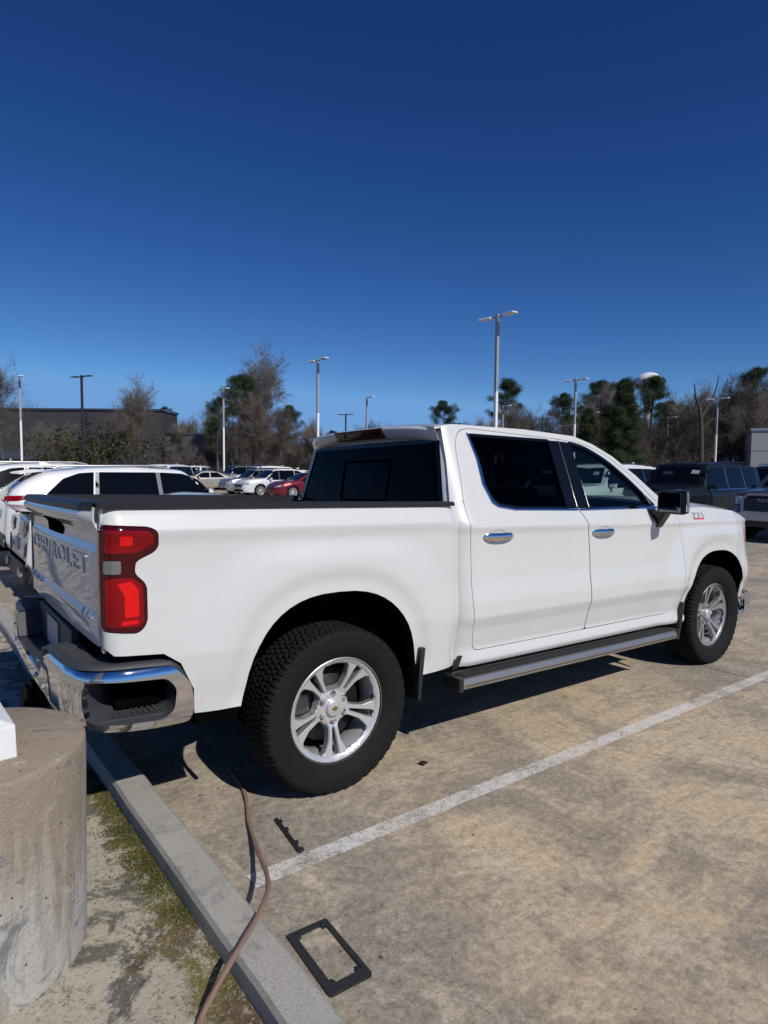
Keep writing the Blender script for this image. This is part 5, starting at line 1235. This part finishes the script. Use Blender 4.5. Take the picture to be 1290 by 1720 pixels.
more(rc, 26.2, 11.5, math.pi, 'red car glimpsed above the black SUV beside the pickup windshield pillar', 'sedan', 'red_paint')
x, y = at(1292, 38); more(ac, x, y, math.pi, 'white crossover glimpsed at the right edge above the grey pickup', 'SUV')
more(ac, 13.9 + 4.72, 12.1, math.pi, 'white crossover two bays past the white SUV, mostly hidden by the pickup cab', 'SUV')
more(gc, 14.0 + 4.65, 17.8, math.pi, 'silver crossover hidden behind the pickup rear pillar', 'SUV')

# ------------------------------------------------------------------ lamp poles
def make_pole(kind, h=9.1):
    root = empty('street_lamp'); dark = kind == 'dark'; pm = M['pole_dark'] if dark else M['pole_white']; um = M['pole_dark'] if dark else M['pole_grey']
    MB().lathe([(0, 0), (.30, 0), (.30, .72), (.28, .75), (0, .75)], 20, 'z').build('concrete_footing', M['kerb'], root, fix=True)
    s1 = .075; hs = h * .60
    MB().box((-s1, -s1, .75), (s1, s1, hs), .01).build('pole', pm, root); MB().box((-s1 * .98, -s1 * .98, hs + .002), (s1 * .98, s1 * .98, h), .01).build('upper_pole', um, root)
    MB().box((-.14, -.14, .75), (.14, .14, .86), .01).build('base_cover', pm, root)
    for sg in ((-1, 1) if kind != 'single' else (-1,)):
        mb = MB(); mb.hull8([(-.03, sg * .07, h - .20), (.03, sg * .07, h - .20), (.03, sg * .42, h - .13), (-.03, sg * .42, h - .13), (-.03, sg * .07, h - .10), (.03, sg * .07, h - .10), (.03, sg * .42, h - .06), (-.03, sg * .42, h - .06)], .005)
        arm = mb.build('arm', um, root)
        mb = MB(); y0, y1 = .40, 1.12
        mb.hull8([(-.12, sg * y0, h - .14), (.12, sg * y0, h - .14), (.19, sg * y1, h - .12), (-.19, sg * y1, h - .12), (-.10, sg * y0, h - .05), (.10, sg * y0, h - .05), (.17, sg * y1, h - .06), (-.17, sg * y1, h - .06)], .012)
        hd = mb.build('lamp_head', pm, root)
        MB().hull8([(-.09, sg * .52, h - .152), (.09, sg * .52, h - .152), (.14, sg * 1.05, h - .140), (-.14, sg * 1.05, h - .140), (-.09, sg * .52, h - .136), (.09, sg * .52, h - .136), (.14, sg * 1.05, h - .124), (-.14, sg * 1.05, h - .124)]).build('lens', M['lamp_white'], hd)
    return root
pd = make_pole('double'); ps = make_pole('single'); pk = make_pole('dark', 9.0)
LG = 'lamp poles of the car lot'
def pput(src, first, x, y, label, rz=0.0):
    if src is pk: rz = rad(28)
    o = src if first else copy_tree(src); o.location = (x, y, 0); o.rotation_euler = (0, 0, rz); tag(o, label, 'street lamp', LG)
pput(pd, True, 20.9, 18.1, 'tallest white double headed lamp pole, standing behind the pickup cab roof')
pput(pd, False, 20.3, 34.0, 'white double headed lamp pole above the rear edge of the pickup roof')
pput(pd, False, 41.2, 28.9, 'white double headed lamp pole right of the cab roof, in front of dark pines')
pput(pd, False, 62.6, 28.1, 'white double headed lamp pole beside the forked dead tree')
pput(ps, True, 35.4, 50.0, 'thin white single headed lamp pole just right of the double headed pole at the cab')
pput(ps, False, 21.4, 53.2, 'white single headed lamp pole standing behind the far row cars on the left')
pput(ps, False, 5.3, 56.8, 'leftmost white lamp pole, in front of the dark building')
pput(ps, False, 66.3, 45.5, 'white single headed lamp pole in front of the dense evergreen tree')
pput(ps, False, 79.5, 42.9, 'white single headed lamp pole above the black SUV')
pput(ps, False, 89.3, 39.3, 'rightmost white single headed lamp pole, left of the pale box building')
pput(ps, False, 52.2, 47.1, 'white lamp head showing just right of the tallest pole')
pput(pk, True, 9.1, 52.1, 'black double headed lamp pole in front of the dark building')
x, y = at(580, 84); pput(pk, False, x, y, 'small black lamp pole between the two white poles above the cab roof edge')
x, y = at(609, 120); pput(pk, False, x, y, 'tiny black lamp head just left of the thin white single headed pole')
x, y = at(770, 98); pput(pk, False, x, y, 'small black lamp head left of the tallest white pole, above the roof')
x, y = at(908, 88); pput(pk, False, x, y, 'small black lamp pole above the roof, in front of bare brown trees')

# ------------------------------------------------------------------ buildings, fence, water tower
def wallmat(name, col, sc, amp=.35):
    m, t, b = newmat(name); c = t.nodes.new('ShaderNodeTexCoord'); s = t.nodes.new('ShaderNodeSeparateXYZ'); t.links.new(c.outputs['Object'], s.inputs[0])
    w = t.nodes.new('ShaderNodeMath'); w.operation = 'FRACT'; k = t.nodes.new('ShaderNodeMath'); k.operation = 'MULTIPLY'; k.inputs[1].default_value = sc
    t.links.new(s.outputs[2], k.inputs[0]); t.links.new(k.outputs[0], w.inputs[0]); gp = ramp(t, w.outputs[0], [(.0, 1.0), (.12, 0.0)])
    n = noise(t, .5, 4, .6, objvec(t, (1, 1, 3))); base = mixc(t, n, tuple(x * (1 - amp) for x in col), tuple(x * (1 + amp) for x in col))
    t.links.new(mixc(t, gp, base, tuple(x * .45 for x in col)), b.inputs['Base Color']); b.inputs['Roughness'].default_value = .6; return m
bl = empty('building'); ax, ay = at(276, 76); bxx, byy = at(-160, 76); dv = Vector((bxx - ax, byy - ay)); LB_ = dv.length; bl.location = (ax, ay, 0); bl.rotation_euler = (0, 0, math.atan2(dv.y, dv.x))
tag(bl, 'long dark grey metal clad building behind bare trees on the left', 'building')
dw = wallmat('dark_cladding', (.050, .050, .055), 1.6); ww = wallmat('dark_cladding_low', (.075, .078, .088), 2.6)
MB().box((0, -5, 0), (LB_, 0, 8.4)).build('wall', dw, bl); MB().box((-.15, -5.2, 8.405), (LB_ + .15, .15, 8.65)).build('parapet', M['darkgrey_paint'], bl)
for xx in (8, 12.5, 17): MB().box((xx, .002, 2.6), (xx + 3.4, .10, 3.4)).build('louvre', M['grey_paint'], bl)
for k in range(int(LB_ / 6)): MB().box((3 + k * 6, .002, 0), (3.25 + k * 6, .14, 8.3)).build('pilaster', M['darkgrey_paint'], bl)
MB().box((20.5, .002, 5.5), (21.2, .5, 6.4)).build('wall_unit', M['grey_paint'], bl)
b2 = empty('building'); cx0, cy0 = at(398, 75.2); b2.location = (cx0, cy0, 0); dv = Vector((at(277, 75.2)[0] - cx0, at(277, 75.2)[1] - cy0)); b2.rotation_euler = (0, 0, math.atan2(dv.y, dv.x)); tag(b2, 'lower slatted grey building wing right of the tall dark building', 'building')
MB().box((0, -4, 0), (dv.length, 0, 5.6)).build('wall', ww, b2); MB().box((-.1, -4, 5.605), (dv.length, .12, 5.8)).build('parapet', M['grey_paint'], b2)
b3 = empty('building'); cx0, cy0 = at(1258, 70); b3.location = (cx0, cy0, 0); b3.rotation_euler = (0, 0, rad(-62)); tag(b3, 'pale grey box building at the right picture edge', 'building')
MB().box((0, 0, 0), (26, 18, 6.3)).build('wall', wallmat('pale_panel', (.30, .31, .32), .5, .05), b3); MB().box((-.12, -.12, 6.305), (26, 18, 6.55)).build('parapet', M['silver_paint'], b3)
for k in range(5): MB().box((2.5 + 5 * k, -.06, .002), (2.62 + 5 * k, -.002, 6.2)).build('panel_joint', M['grey_paint'], b3)

def fence(u0, u1, d0, d1, label, h=2.0):
    root = empty('fence'); x0, y0 = at(u0, d0); x1, y1 = at(u1, d1); dv = Vector((x1 - x0, y1 - y0)); L = dv.length; root.location = (x0, y0, 0); root.rotation_euler = (0, 0, math.atan2(dv.y, dv.x)); tag(root, label, 'fence')
    mb = MB(); n = int(L / .14)
    for k in range(n): mb.box((k * .14, -.01, .08), (k * .14 + .022, .01, h))
    mb.build('pickets', M['pole_dark'], root)
    r_ = MB(); r_.box((0, -.02, .25), (L, .02, .29)); r_.build('rail', M['pole_dark'], root); r_ = MB(); r_.box((0, -.02, h - .2), (L, .02, h - .16)); r_.build('rail', M['pole_dark'], root)
    for k in range(int(L / 2.4) + 1): MB().box((k * 2.4 - .04, -.04, 0), (k * 2.4 + .04, .04, h + .08)).build('post', M['pole_dark'], root)
fence(-60, 530, 68, 74, 'black picket fence behind the far row of cars on the left')

wt = empty('water_tower'); x, y = at(1083, 420); wt.location = (x, y, 0); tag(wt, 'white globe water tower rising behind the pines on the right', 'water tower')
zc = 60.5; pr = []
for k in range(19):
    a = -math.pi / 2 + math.pi * k / 18; pr.append((max(.01, 8.6 * math.cos(a)), zc + 6.6 * math.sin(a)))
MB().lathe(pr, 40, 'z').build('tank', M['pole_white'], wt, fix=True); MB().lathe([(5.5, 0), (3.0, 5), (2.2, 12), (2.2, 42), (4.5, zc - 7)], 24, 'z').build('stem', M['pole_white'], wt)

# ------------------------------------------------------------------ trees
class TreeB:
    def __init__(s, seed): s.r = random.Random(seed); s.w = MB(); s.tw = []; s.tips = []
    def limb(s, p, d, L, r, lev, maxlev, up=.15, spread=.7, twig=True, bend=.13):
        n = 5 if lev < 2 else 3; pts = [p.copy()]; dd = d.normalized(); q = p.copy(); kids = []
        for i in range(n):
            dd = (dd + Vector((s.r.gauss(0, bend), s.r.gauss(0, bend), s.r.gauss(0, bend * .6) + up * .25))).normalized(); q = q + dd * L / n; pts.append(q.copy())
            if i > 0 or lev > 0: kids.append((q.copy(), dd.copy(), (i + 1) / n))
        rr = [r * (1 - .75 * i / n) for i in range(n + 1)]
        s.w.tube(pts, rr, 6 if lev == 0 else (4 if lev < 3 else 3), False, True)
        if lev < maxlev:
            for (kp, kd, t) in kids:
                if lev == 0 and t < .35: continue
                for _ in range(s.r.choice((1, 2)) if lev < 2 else 2):
                    a = s.r.uniform(0, 6.283); perp = kd.cross(Vector((math.cos(a), math.sin(a), .3))).normalized(); nd = (kd * s.r.uniform(.5, .95) + perp * spread * s.r.uniform(.7, 1.3) + Vector((0, 0, up))).normalized()
                    s.limb(kp, nd, L * s.r.uniform(.42, .66), r * (1 - .72 * t) * .62, lev + 1, maxlev, up, spread, twig, bend)
        else: s.tips.append((pts[-1], dd)); s.tips.append((pts[1], dd))
    def twigs(s, n=6, L=.9, w=.012):
        mb = MB()
        for (p, d) in s.tips:
            for _ in range(n):
                a = Vector((s.r.gauss(0, 1), s.r.gauss(0, 1), s.r.gauss(.3, .8))).normalized(); dd = (d * 1.1 + a * .75).normalized(); l = L * s.r.uniform(.5, 1.1); side = dd.cross(Vector((s.r.random(), s.r.random(), s.r.random()))).normalized() * w
                m = p + dd * l * .5 + a * .03; mb.add([p - side, p + side, m + side * .6, m - side * .6, p + dd * l + a * .05], [(0, 1, 2, 3), (3, 2, 4)])
        return mb
def bare_tree(seed, h, maxlev=4, trunk_mat='bark', twig_mat='twig', ntw=6, up=.22, spread=.62, base_clear=.35, tw=.012, tl_=1.25):
    root = empty('bare_tree'); T = TreeB(seed); T.limb(Vector((0, 0, -.1)), Vector((T.r.gauss(0, .03), T.r.gauss(0, .03), 1)), h * .78, h * .013 + .03, 0, maxlev, up, spread)
    T.w.build('trunk', M[trunk_mat], root); T.twigs(ntw, tl_, tw).build('crown', M[twig_mat], root); return root
def brush(seed, h, n=70, mat='twig', leaf=None, lw=.02):
    root = empty('shrub'); R_ = random.Random(seed); mb = MB(); lf = MB()
    for _ in range(n):
        p = Vector((R_.gauss(0, h * .32), R_.gauss(0, h * .32), 0)); d = Vector((R_.gauss(0, .25), R_.gauss(0, .25), 1)).normalized(); q = p.copy(); pts = [p.copy()]; L = h * R_.uniform(.5, 1.0)
        for i in range(4):
            d = (d + Vector((R_.gauss(0, .2), R_.gauss(0, .2), .05))).normalized(); q = q + d * L / 4; pts.append(q.copy())
        mb.tube(pts, [.03, .025, .02, .014, .006], 3, False)
        for q in pts[1:]:
            for _k in range(9):
                a = Vector((R_.gauss(0, 1), R_.gauss(0, 1), R_.gauss(.5, .7))).normalized(); l = R_.uniform(.25, .8) * h / 4; sd_ = a.cross(d).normalized() * lw * .6
                mb.add([q - sd_, q + sd_, q + a * l], [(0, 1, 2)])
                if leaf and R_.random() < .8:
                    for _m in range(3):
                        c = q + a * l * R_.uniform(.5, 1.1); t1 = Vector((R_.gauss(0, 1), R_.gauss(0, 1), R_.gauss(0, 1))).normalized() * .09; t2 = t1.cross(Vector((R_.random(), R_.random(), 1))).normalized() * .06; lf.add([c - t1, c + t2, c + t1, c - t2], [(0, 1, 2, 3)])
    mb.build('stems', M[mat], root)
    if leaf: lf.build('foliage', M[leaf], root)
    return root
def pine(seed, h, crown0=.45, width=.20, dense=1.0, mat='needle', open_=.75):
    root = empty('pine_tree'); R_ = random.Random(seed); mb = MB(); lf = MB(); lean = Vector((R_.gauss(0, .03), R_.gauss(0, .03), 0)); pts = [Vector((0, 0, -.1)) + (lean * (h * t) + Vector((0, 0, h * t))) + Vector((math.sin(t * 5 + seed) * .15, math.cos(t * 4 + seed) * .12, 0)) for t in np.linspace(0, .96, 9)]
    mb.tube(pts, [h * .016 * (1 - .85 * t) + .02 for t in np.linspace(0, 1, 9)], 7, False)
    nb = int(26 * dense * (1 - crown0) / .5)
    for k in range(nb):
        t = crown0 + (1 - crown0) * ((k + R_.random()) / nb) ** .8; f = (t - crown0) / (1 - crown0); a = R_.uniform(0, 6.283)
        env = (math.sin(math.pi * min(1, f * .78 + .22)) ** .7) if crown0 > .2 else (1 - f) ** .75 + .06
        L = h * width * env * R_.uniform(.55, 1.15); o = Vector((lean.x * h * t, lean.y * h * t, h * t * .98)); d = Vector((math.cos(a), math.sin(a), R_.uniform(-.05, .45) + .35 * f)).normalized(); q = o.copy(); pp_ = [o.copy()]
        for i in range(4): d = (d + Vector((R_.gauss(0, .16), R_.gauss(0, .16), R_.gauss(.04, .08)))).normalized(); q = q + d * L / 4; pp_.append(q.copy())
        mb.tube(pp_, [.05 * (1 - .8 * i / 4) * h / 14 for i in range(5)], 3, False)
        for i, q in enumerate(pp_[1:]):
            if i == 0 and open_ > .5: continue
            for _ in range(int(R_.uniform(2, 5) * dense) + 1):
                c = q + Vector((R_.gauss(0, .34), R_.gauss(0, .34), R_.gauss(.08, .16))) * (L / 2.2) * .8; rr = R_.uniform(.30, .62) * h / 14
                for _m in range(64):
                    n_ = Vector((R_.gauss(0, 1), R_.gauss(0, 1), R_.gauss(0, .75))).normalized(); b_ = c + n_ * rr * R_.uniform(.1, 1.0) ** .6; t1 = (n_ + Vector((R_.gauss(0, .5), R_.gauss(0, .5), R_.gauss(.3, .5)))).normalized() * R_.uniform(.10, .20) * h / 14; sd_ = t1.cross(Vector((R_.random() - .5, R_.random() - .5, R_.random()))).normalized() * .030 * h / 14
                    lf.add([b_ - sd_, b_ + sd_, b_ + t1], [(0, 1, 2)])
    mb.build('trunk', M['bark'], root); lf.build('crown', M[mat], root); return root

bare = [bare_tree(101, 11.5), bare_tree(102, 9.5, up=.1, spread=.85), bare_tree(103, 12.5, trunk_mat='bark_pale'), bare_tree(104, 8.5, twig_mat='twig_dark', spread=.9)]
brs = [brush(201, 3.4), brush(202, 4.4, 80, 'twig_dark'), brush(203, 3.0, 60, 'twig', 'needle_warm'), brush(204, 3.8, 80, 'twig_dark', 'evergreen')]
pins = [pine(301, 15.5, .58, .19, 1.3), pine(302, 13.5, .52, .22, 1.3), pine(303, 16.5, .64, .18, 1.5), pine(304, 12.0, .45, .22, 1.1)]
ever = [pine(401, 12.5, .06, .26, 2.4, 'evergreen', .3), pine(402, 9.5, .05, .28, 2.2, 'evergreen', .3)]
used = set()
def plant(src, u, d, s=1.0, label=None, cat='tree', group=None, hs=1.0):
    first = id(src) not in used; used.add(id(src)); o = src if first else copy_tree(src); x, y = at(u, d); o.location = (x, y, 0); o.rotation_euler = (0, 0, random.uniform(0, 6.28)); o.scale = (s, s, s * hs); tag(o, label, cat, group); return o
WG = 'bare trees of the wooded strip behind the lot'; BLB = 'leafless brown tree in the wooded strip behind the car lot'
SG = 'brown brush at the foot of the wooded strip'; SLB = 'leafless brown brush at the foot of the wooded strip behind the lot'
PG = 'pines standing in the wooded strip'; PLB = 'dark green pine in the wooded strip behind the car lot'
# single trees that stand out
plant(bare[2], 14, 66, .64, 'tall bare tree at the far left edge in front of the dark building')
plant(bare[0], 218, 68, .62, 'bare tree standing in front of the right end of the dark building')
plant(bare[1], 95, 70, .52, 'broad bare tree right of the leftmost white lamp pole')
plant(brs[2], 150, 66, 1.7, 'olive green bush in front of the dark building below the black lamp pole', 'shrub')
plant(brs[3], 176, 67, 1.6, 'dark leafy bush right of the olive green bush, before the dark building', 'shrub')
plant(brs[1], 118, 66, 1.4, 'brown twiggy bush left of the olive green bush', 'shrub'); plant(brs[0], 202, 66, 1.4, 'brown twiggy bush at the right end of the dark building', 'shrub')
plant(pins[3], 366, 72, .80, 'pine directly behind the white lamp pole on the left')
plant(bare[0], 428, 72, .86, 'tallest bare tree, right of the pine pair on the left')
plant(pins[2], 412, 74, .74, 'tall slim pine in front of the tallest bare tree'); plant(pins[3], 283, 92, .86, 'small pine rising behind the corner of the dark building')
plant(pins[1], 742, 92, .86, 'lone pine rising above the middle of the cab roof'); plant(pins[3], 668, 105, .66, 'small pine top showing above the cab roof left of the lone pine')
plant(pins[1], 484, 82, .72, 'small pine left of the double headed lamp pole at the cab'); plant(pins[0], 843, 100, 1.02, 'pine crown just right of the tallest lamp pole')
plant(ever[0], 1040, 72, .92, 'dense dark evergreen left of the water tower, reaching nearly to the ground'); plant(ever[1], 985, 78, .98, 'dense dark evergreen behind the white lamp pole right of the cab'); plant(ever[1], 1190, 84, .72, 'small dense evergreen below the forked dead tree')
plant(ever[0], 1022, 86, .84, 'dense evergreen showing left of the biggest evergreen')
for i, (u, d, s_, k, lb_) in enumerate([(1043, 96, 1.0, 0, 'pine with a rounded crown left of the water tower'), (1084, 90, .90, 2, 'pine standing right in front of the water tower'), (1118, 95, .90, 1, 'pine with a flat crown right of the water tower'), (940, 98, 1.0, 1, 'pine with a broad crown left of the lamp pole by the cab'), (975, 100, .98, 3, 'pine crown behind the double headed lamp pole right of the cab'), (1196, 98, .98, 3, 'pine crown behind the forked dead tree'), (1222, 102, 1.02, 1, 'pine crown right of the forked dead tree'), (1272, 96, 1.12, 0, 'tall pine at the right picture edge'), (1012, 104, .98, 2, 'pine crown between the lamp pole and the water tower')]):
    plant(pins[k], u, d, s_, lb_)
# forked dead tree
dt = empty('dead_tree'); x, y = at(1172, 76); dt.location = (x, y, 0); tag(dt, 'dark forked dead tree without twigs, left of a white lamp pole', 'tree'); mb = MB()
ru = Vector((math.sin(YAW), -math.cos(YAW), 0))
def dp(a, z): return ru * a + Vector((0, 0, z))
mb.tube([dp(.3, 0), dp(.2, 5), dp(0, 8.2)], [.30, .26, .22], 8, False); mb.tube([dp(0, 8.1), dp(-.25, 9.6), dp(-.75, 10.6), dp(-.95, 12.2)], [.20, .16, .12, .06], 6, False)
mb.tube([dp(0, 8.1), dp(.55, 9.3), dp(1.3, 10.4), dp(1.7, 11.8), dp(1.95, 13.2)], [.20, .15, .12, .08, .04], 6, False); mb.tube([dp(0.1, 6.6), dp(.8, 7.6), dp(1.7, 8.2)], [.10, .07, .03], 6, False); mb.tube([dp(-.75, 10.6), dp(-1.2, 10.9), dp(-1.5, 10.8)], [.05, .03, .01], 5, False); mb.build('trunk', M['bark_dead'], dt)
# the strip itself
rs_ = random.Random(5)
def hgt(u): return float(np.interp(u, [-150, 280, 420, 520, 560, 700, 800, 860, 1000, 1150, 1290, 1450], [.38, .38, .46, .42, .34, .34, .42, .52, .58, .62, .70, .70]))
ZN = [(-400, 'left of the leftmost white pole'), (40, 'behind the dark building'), (275, 'right of the dark building'), (375, 'above the silver and white crossovers'), (450, 'above the red sedan'), (535, 'over the cab roof rear edge'), (740, 'left of the tallest pole'), (840, 'just right of the tallest pole'), (905, 'over the cab roof front'), (968, 'by the dense evergreens'), (1083, 'right of the water tower'), (1128, 'just left of the dead tree'), (1172, 'just right of the dead tree'), (1215, 'above the navy SUV'), (1255, 'above the pale box building')]
def zone_of(u):
    z = [n for a, n in ZN if u >= a]; return z[-1] if z else ZN[0][1]
depthn = ('at the wood edge', 'deeper in the wood', 'at the back of the wood')
for row in range(3):
    u = -150 + row * 9
    while u < 1400:
        d = (74 if u > 280 else 92) + row * 8 + rs_.uniform(-2, 2) + (0 if u < 700 else 8)
        z_ = zone_of(u); plant(rs_.choice(bare), u, d, hgt(u) * rs_.uniform(.75, 1.12) * (.95 + .10 * row), 'bare brown tree %s, %s' % (depthn[row], z_), 'tree', 'bare trees ' + z_); u += rs_.uniform(17, 30)
for row in range(2):
    u = 265 + row * 8
    while u < 1380:
        z_ = zone_of(u); plant(rs_.choice(brs[:2] + [brs[3]] if rs_.random() < .15 else brs[:2]), u, 73 + row * 8 + (6 if u > 700 else 0), rs_.uniform(.7, 1.1) * (1.1 if u > 850 else .8), 'brown brush %s %s' % (('at the foot of the wood', 'inside the wood')[row], z_), 'shrub', 'brush ' + z_); u += rs_.uniform(14, 24)
for k in range(14):
    u = rs_.uniform(860, 1350); z_ = zone_of(u); plant(rs_.choice(pins), u, rs_.uniform(100, 118), rs_.uniform(.68, .88), 'dark green pine standing in the wood %s' % z_, 'tree', 'pines ' + z_)
for k in range(6):
    u = rs_.uniform(-100, 560); z_ = zone_of(u); plant(rs_.choice(pins), u, rs_.uniform(100, 120), rs_.uniform(.45, .6), 'dark green pine standing in the wood %s' % z_, 'tree', 'pines ' + z_)
# far wood behind, read as one mass
fw_ = MB(); R_ = random.Random(9)
for k in range(11000):
    u = R_.uniform(-300, 1650); d = R_.uniform(112, 150); x, y = at(u, d); H_ = 15 * hgt(u) * R_.uniform(.75, 1.05) * d / 110; h0 = R_.uniform(0, 1) ** .7 * H_; a = Vector((R_.gauss(0, .5), R_.gauss(0, .5), 1)).normalized(); l = R_.uniform(1.2, 3.2); w = R_.uniform(.03, .09); p = Vector((x, y, h0)); sd_ = ru * w
    fw_.add([p - sd_, p + sd_, p + a * l], [(0, 1, 2)])
o = fw_.build('far_wood', M['twig_dark']); tag(o, 'brown leafless wood far behind the car lot', 'wood', kind='stuff')

# ------------------------------------------------------------------ small things on the ground near us
def gz(x): return 0.0
# flat faded red hose
hose = [(-.36, -.45, .012), (-.396, -.721, .010), (-.494, -.996, .010), (-.581, -1.282, .045), (-.651, -1.505, .10), (-.722, -1.658, .14), (-.822, -1.776, .152), (-.943, -1.88, .148), (-1.033, -1.93, .10), (-1.079, -1.965, .072), (-1.15, -2.08, .07), (-1.3, -2.4, .07)]
def catmull(P, n=8):
    P = [Vector(p) for p in P]; P = [P[0] * 2 - P[1]] + P + [P[-1] * 2 - P[-2]]; out = []
    for i in range(1, len(P) - 2):
        for k in range(n):
            t = k / n; a, b, c, d = P[i - 1], P[i], P[i + 1], P[i + 2]; out.append(.5 * (2 * b + (c - a) * t + (2 * a - 5 * b + 4 * c - d) * t * t + (-a + 3 * b - 3 * c + d) * t ** 3))
    out.append(P[-2]); return out
hp_ = catmull(hose); mb = MB(); vv = []; prf = [(-.0095, 0), (-.008, .004), (0, .005), (.008, .004), (.0095, 0), (.008, -.004), (0, -.005), (-.008, -.004)]
for i, p in enumerate(hp_):
    t = (hp_[min(i + 1, len(hp_) - 1)] - hp_[max(i - 1, 0)]).normalized(); sd_ = t.cross(Vector((0, 0, 1))).normalized(); up_ = sd_.cross(t)
    w_k = 1 + .12 * math.sin(i * .9)
    for a, b in prf: vv.append(p + sd_ * a * w_k + up_ * b)
n = 8; mb.add(vv, [(i * n + k, i * n + (k + 1) % n, (i + 1) * n + (k + 1) % n, (i + 1) * n + k) for i in range(len(hp_) - 1) for k in range(n)], True)
o = mb.build('hose', M['rubber_hose'], fix=True); tag(o, 'faded red flat hose running from under the pickup across the kerb', 'hose')
# licence plate frame lying on the lot
A_, B_, C_, D_ = Vector((-.69, -1.74)), Vector((-.53, -1.74)), Vector((-.54, -2.03)), Vector((-.68, -2.02))
fo = [(-.155, -.078), (.155, -.078), (.155, .078), (-.155, .078)]; fi = [(-.135, -.052), (.120, -.052), (.120, .062), (-.135, .062)]
pf = patch('plate_frame', rnd(fo, .012, 4), lambda u, v: (u, v, .012 + .002 * math.sin(u * 11)), (0, 0, 1), M['grid_black'], None, [rnd(fi, .008, 3)], .02, .010)
me = pf.data; pf.location = (-.612, -1.885, .0); pf.rotation_euler = (0, 0, rad(-92)); tag(pf, 'empty black licence plate frame lying on the concrete in the foreground', 'plate frame')
for (a, b) in ((-.132, .056), (.112, .056), (-.132, -.05), (.112, -.05)):
    mb = MB(); mb.box((a - .016, b - .010, .004), (a + .016, b + .004 if b > 0 else b + .012, .011), .002); mb.lathe([(.0035, .0125), (.0075, .0125), (.0075, .011)], 10, 'z', (a, b - .006 if b > 0 else b + .006, 0)); mb.build('screw_tab', M['grid_black'], pf)
# black strip broken off
mb = MB(); mb.box((-.145, -.008, .002), (.145, .008, .014), .003)
for a in (-.12, -.045, .07, .128): mb.box((a - .01, .007, .003), (a + .012, .020, .012), .002)
o = mb.build('plastic_strip', M['grid_black'], None, (-.395, -1.185, 0), (0, 0, rad(-96))); tag(o, 'thin black plastic strip lying beside the end of the painted line', 'plastic strip')
# small dark wedge by the rear tyre, crack sealant spot, leaves and grit
mb = MB(); mb.hull8([(0, 0, .001), (.05, 0, .001), (.05, .03, .001), (0, .03, .001), (.005, .0, .02), (.045, 0, .012), (.045, .028, .010), (.005, .028, .02)], .003)
o = mb.build('rubber_chock', M['black'], None, (.52, -1.02, 0), (0, 0, .3)); tag(o, 'small black rubber bit on the concrete beside the rear tyre', 'rubber bit')
db = MB(); R_ = random.Random(21)
for k in range(420):
    x = R_.uniform(-.75, 5.5); y = R_.uniform(-4.0, -.6)
    if R_.random() < .35: x = R_.uniform(-.78, -.2); y = R_.uniform(-2.6, -.4)
    s_ = R_.uniform(.001, .004) if k > 14 else R_.uniform(.005, .010); a = R_.uniform(0, 6.28)
    db.add([(x + s_ * math.cos(a + q) * R_.uniform(.6, 1.2), y + s_ * math.sin(a + q) * R_.uniform(.6, 1.2), .0015 + R_.uniform(0, s_ * .5)) for q in (0, 1.5, 3.1, 4.6)] + [(x, y, s_ * .8)], [(0, 1, 4), (1, 2, 4), (2, 3, 4), (3, 0, 4)])
o = db.build('grit', simple('grit_brown', (.13, .10, .07), .9, 0, 0, .6, 3)); tag(o, 'scattered grit and leaf crumbs on the concrete', 'grit', kind='stuff')
db = MB()
for k in range(900):
    y = R_.uniform(-3.0, .2); x = kx(y) - .105 - abs(R_.gauss(0, .22)); s_ = R_.uniform(.001, .0045); a = R_.uniform(0, 6.28)
    db.add([(x + s_ * math.cos(a + q) * R_.uniform(.5, 1.2), y + s_ * math.sin(a + q) * R_.uniform(.5, 1.2), .066 + R_.uniform(0, s_ * .6)) for q in (0, 1.5, 3.1, 4.6)] + [(x, y, .066 + s_ * .8)], [(0, 1, 4), (1, 2, 4), (2, 3, 4), (3, 0, 4)])
o = db.build('dry_leaves', simple('dry_leaf', (.30, .22, .13), .9, 0, 0, .6, 3)); tag(o, 'dry leaf crumbs scattered on the mossy strip beside the kerb', 'leaves', kind='stuff')
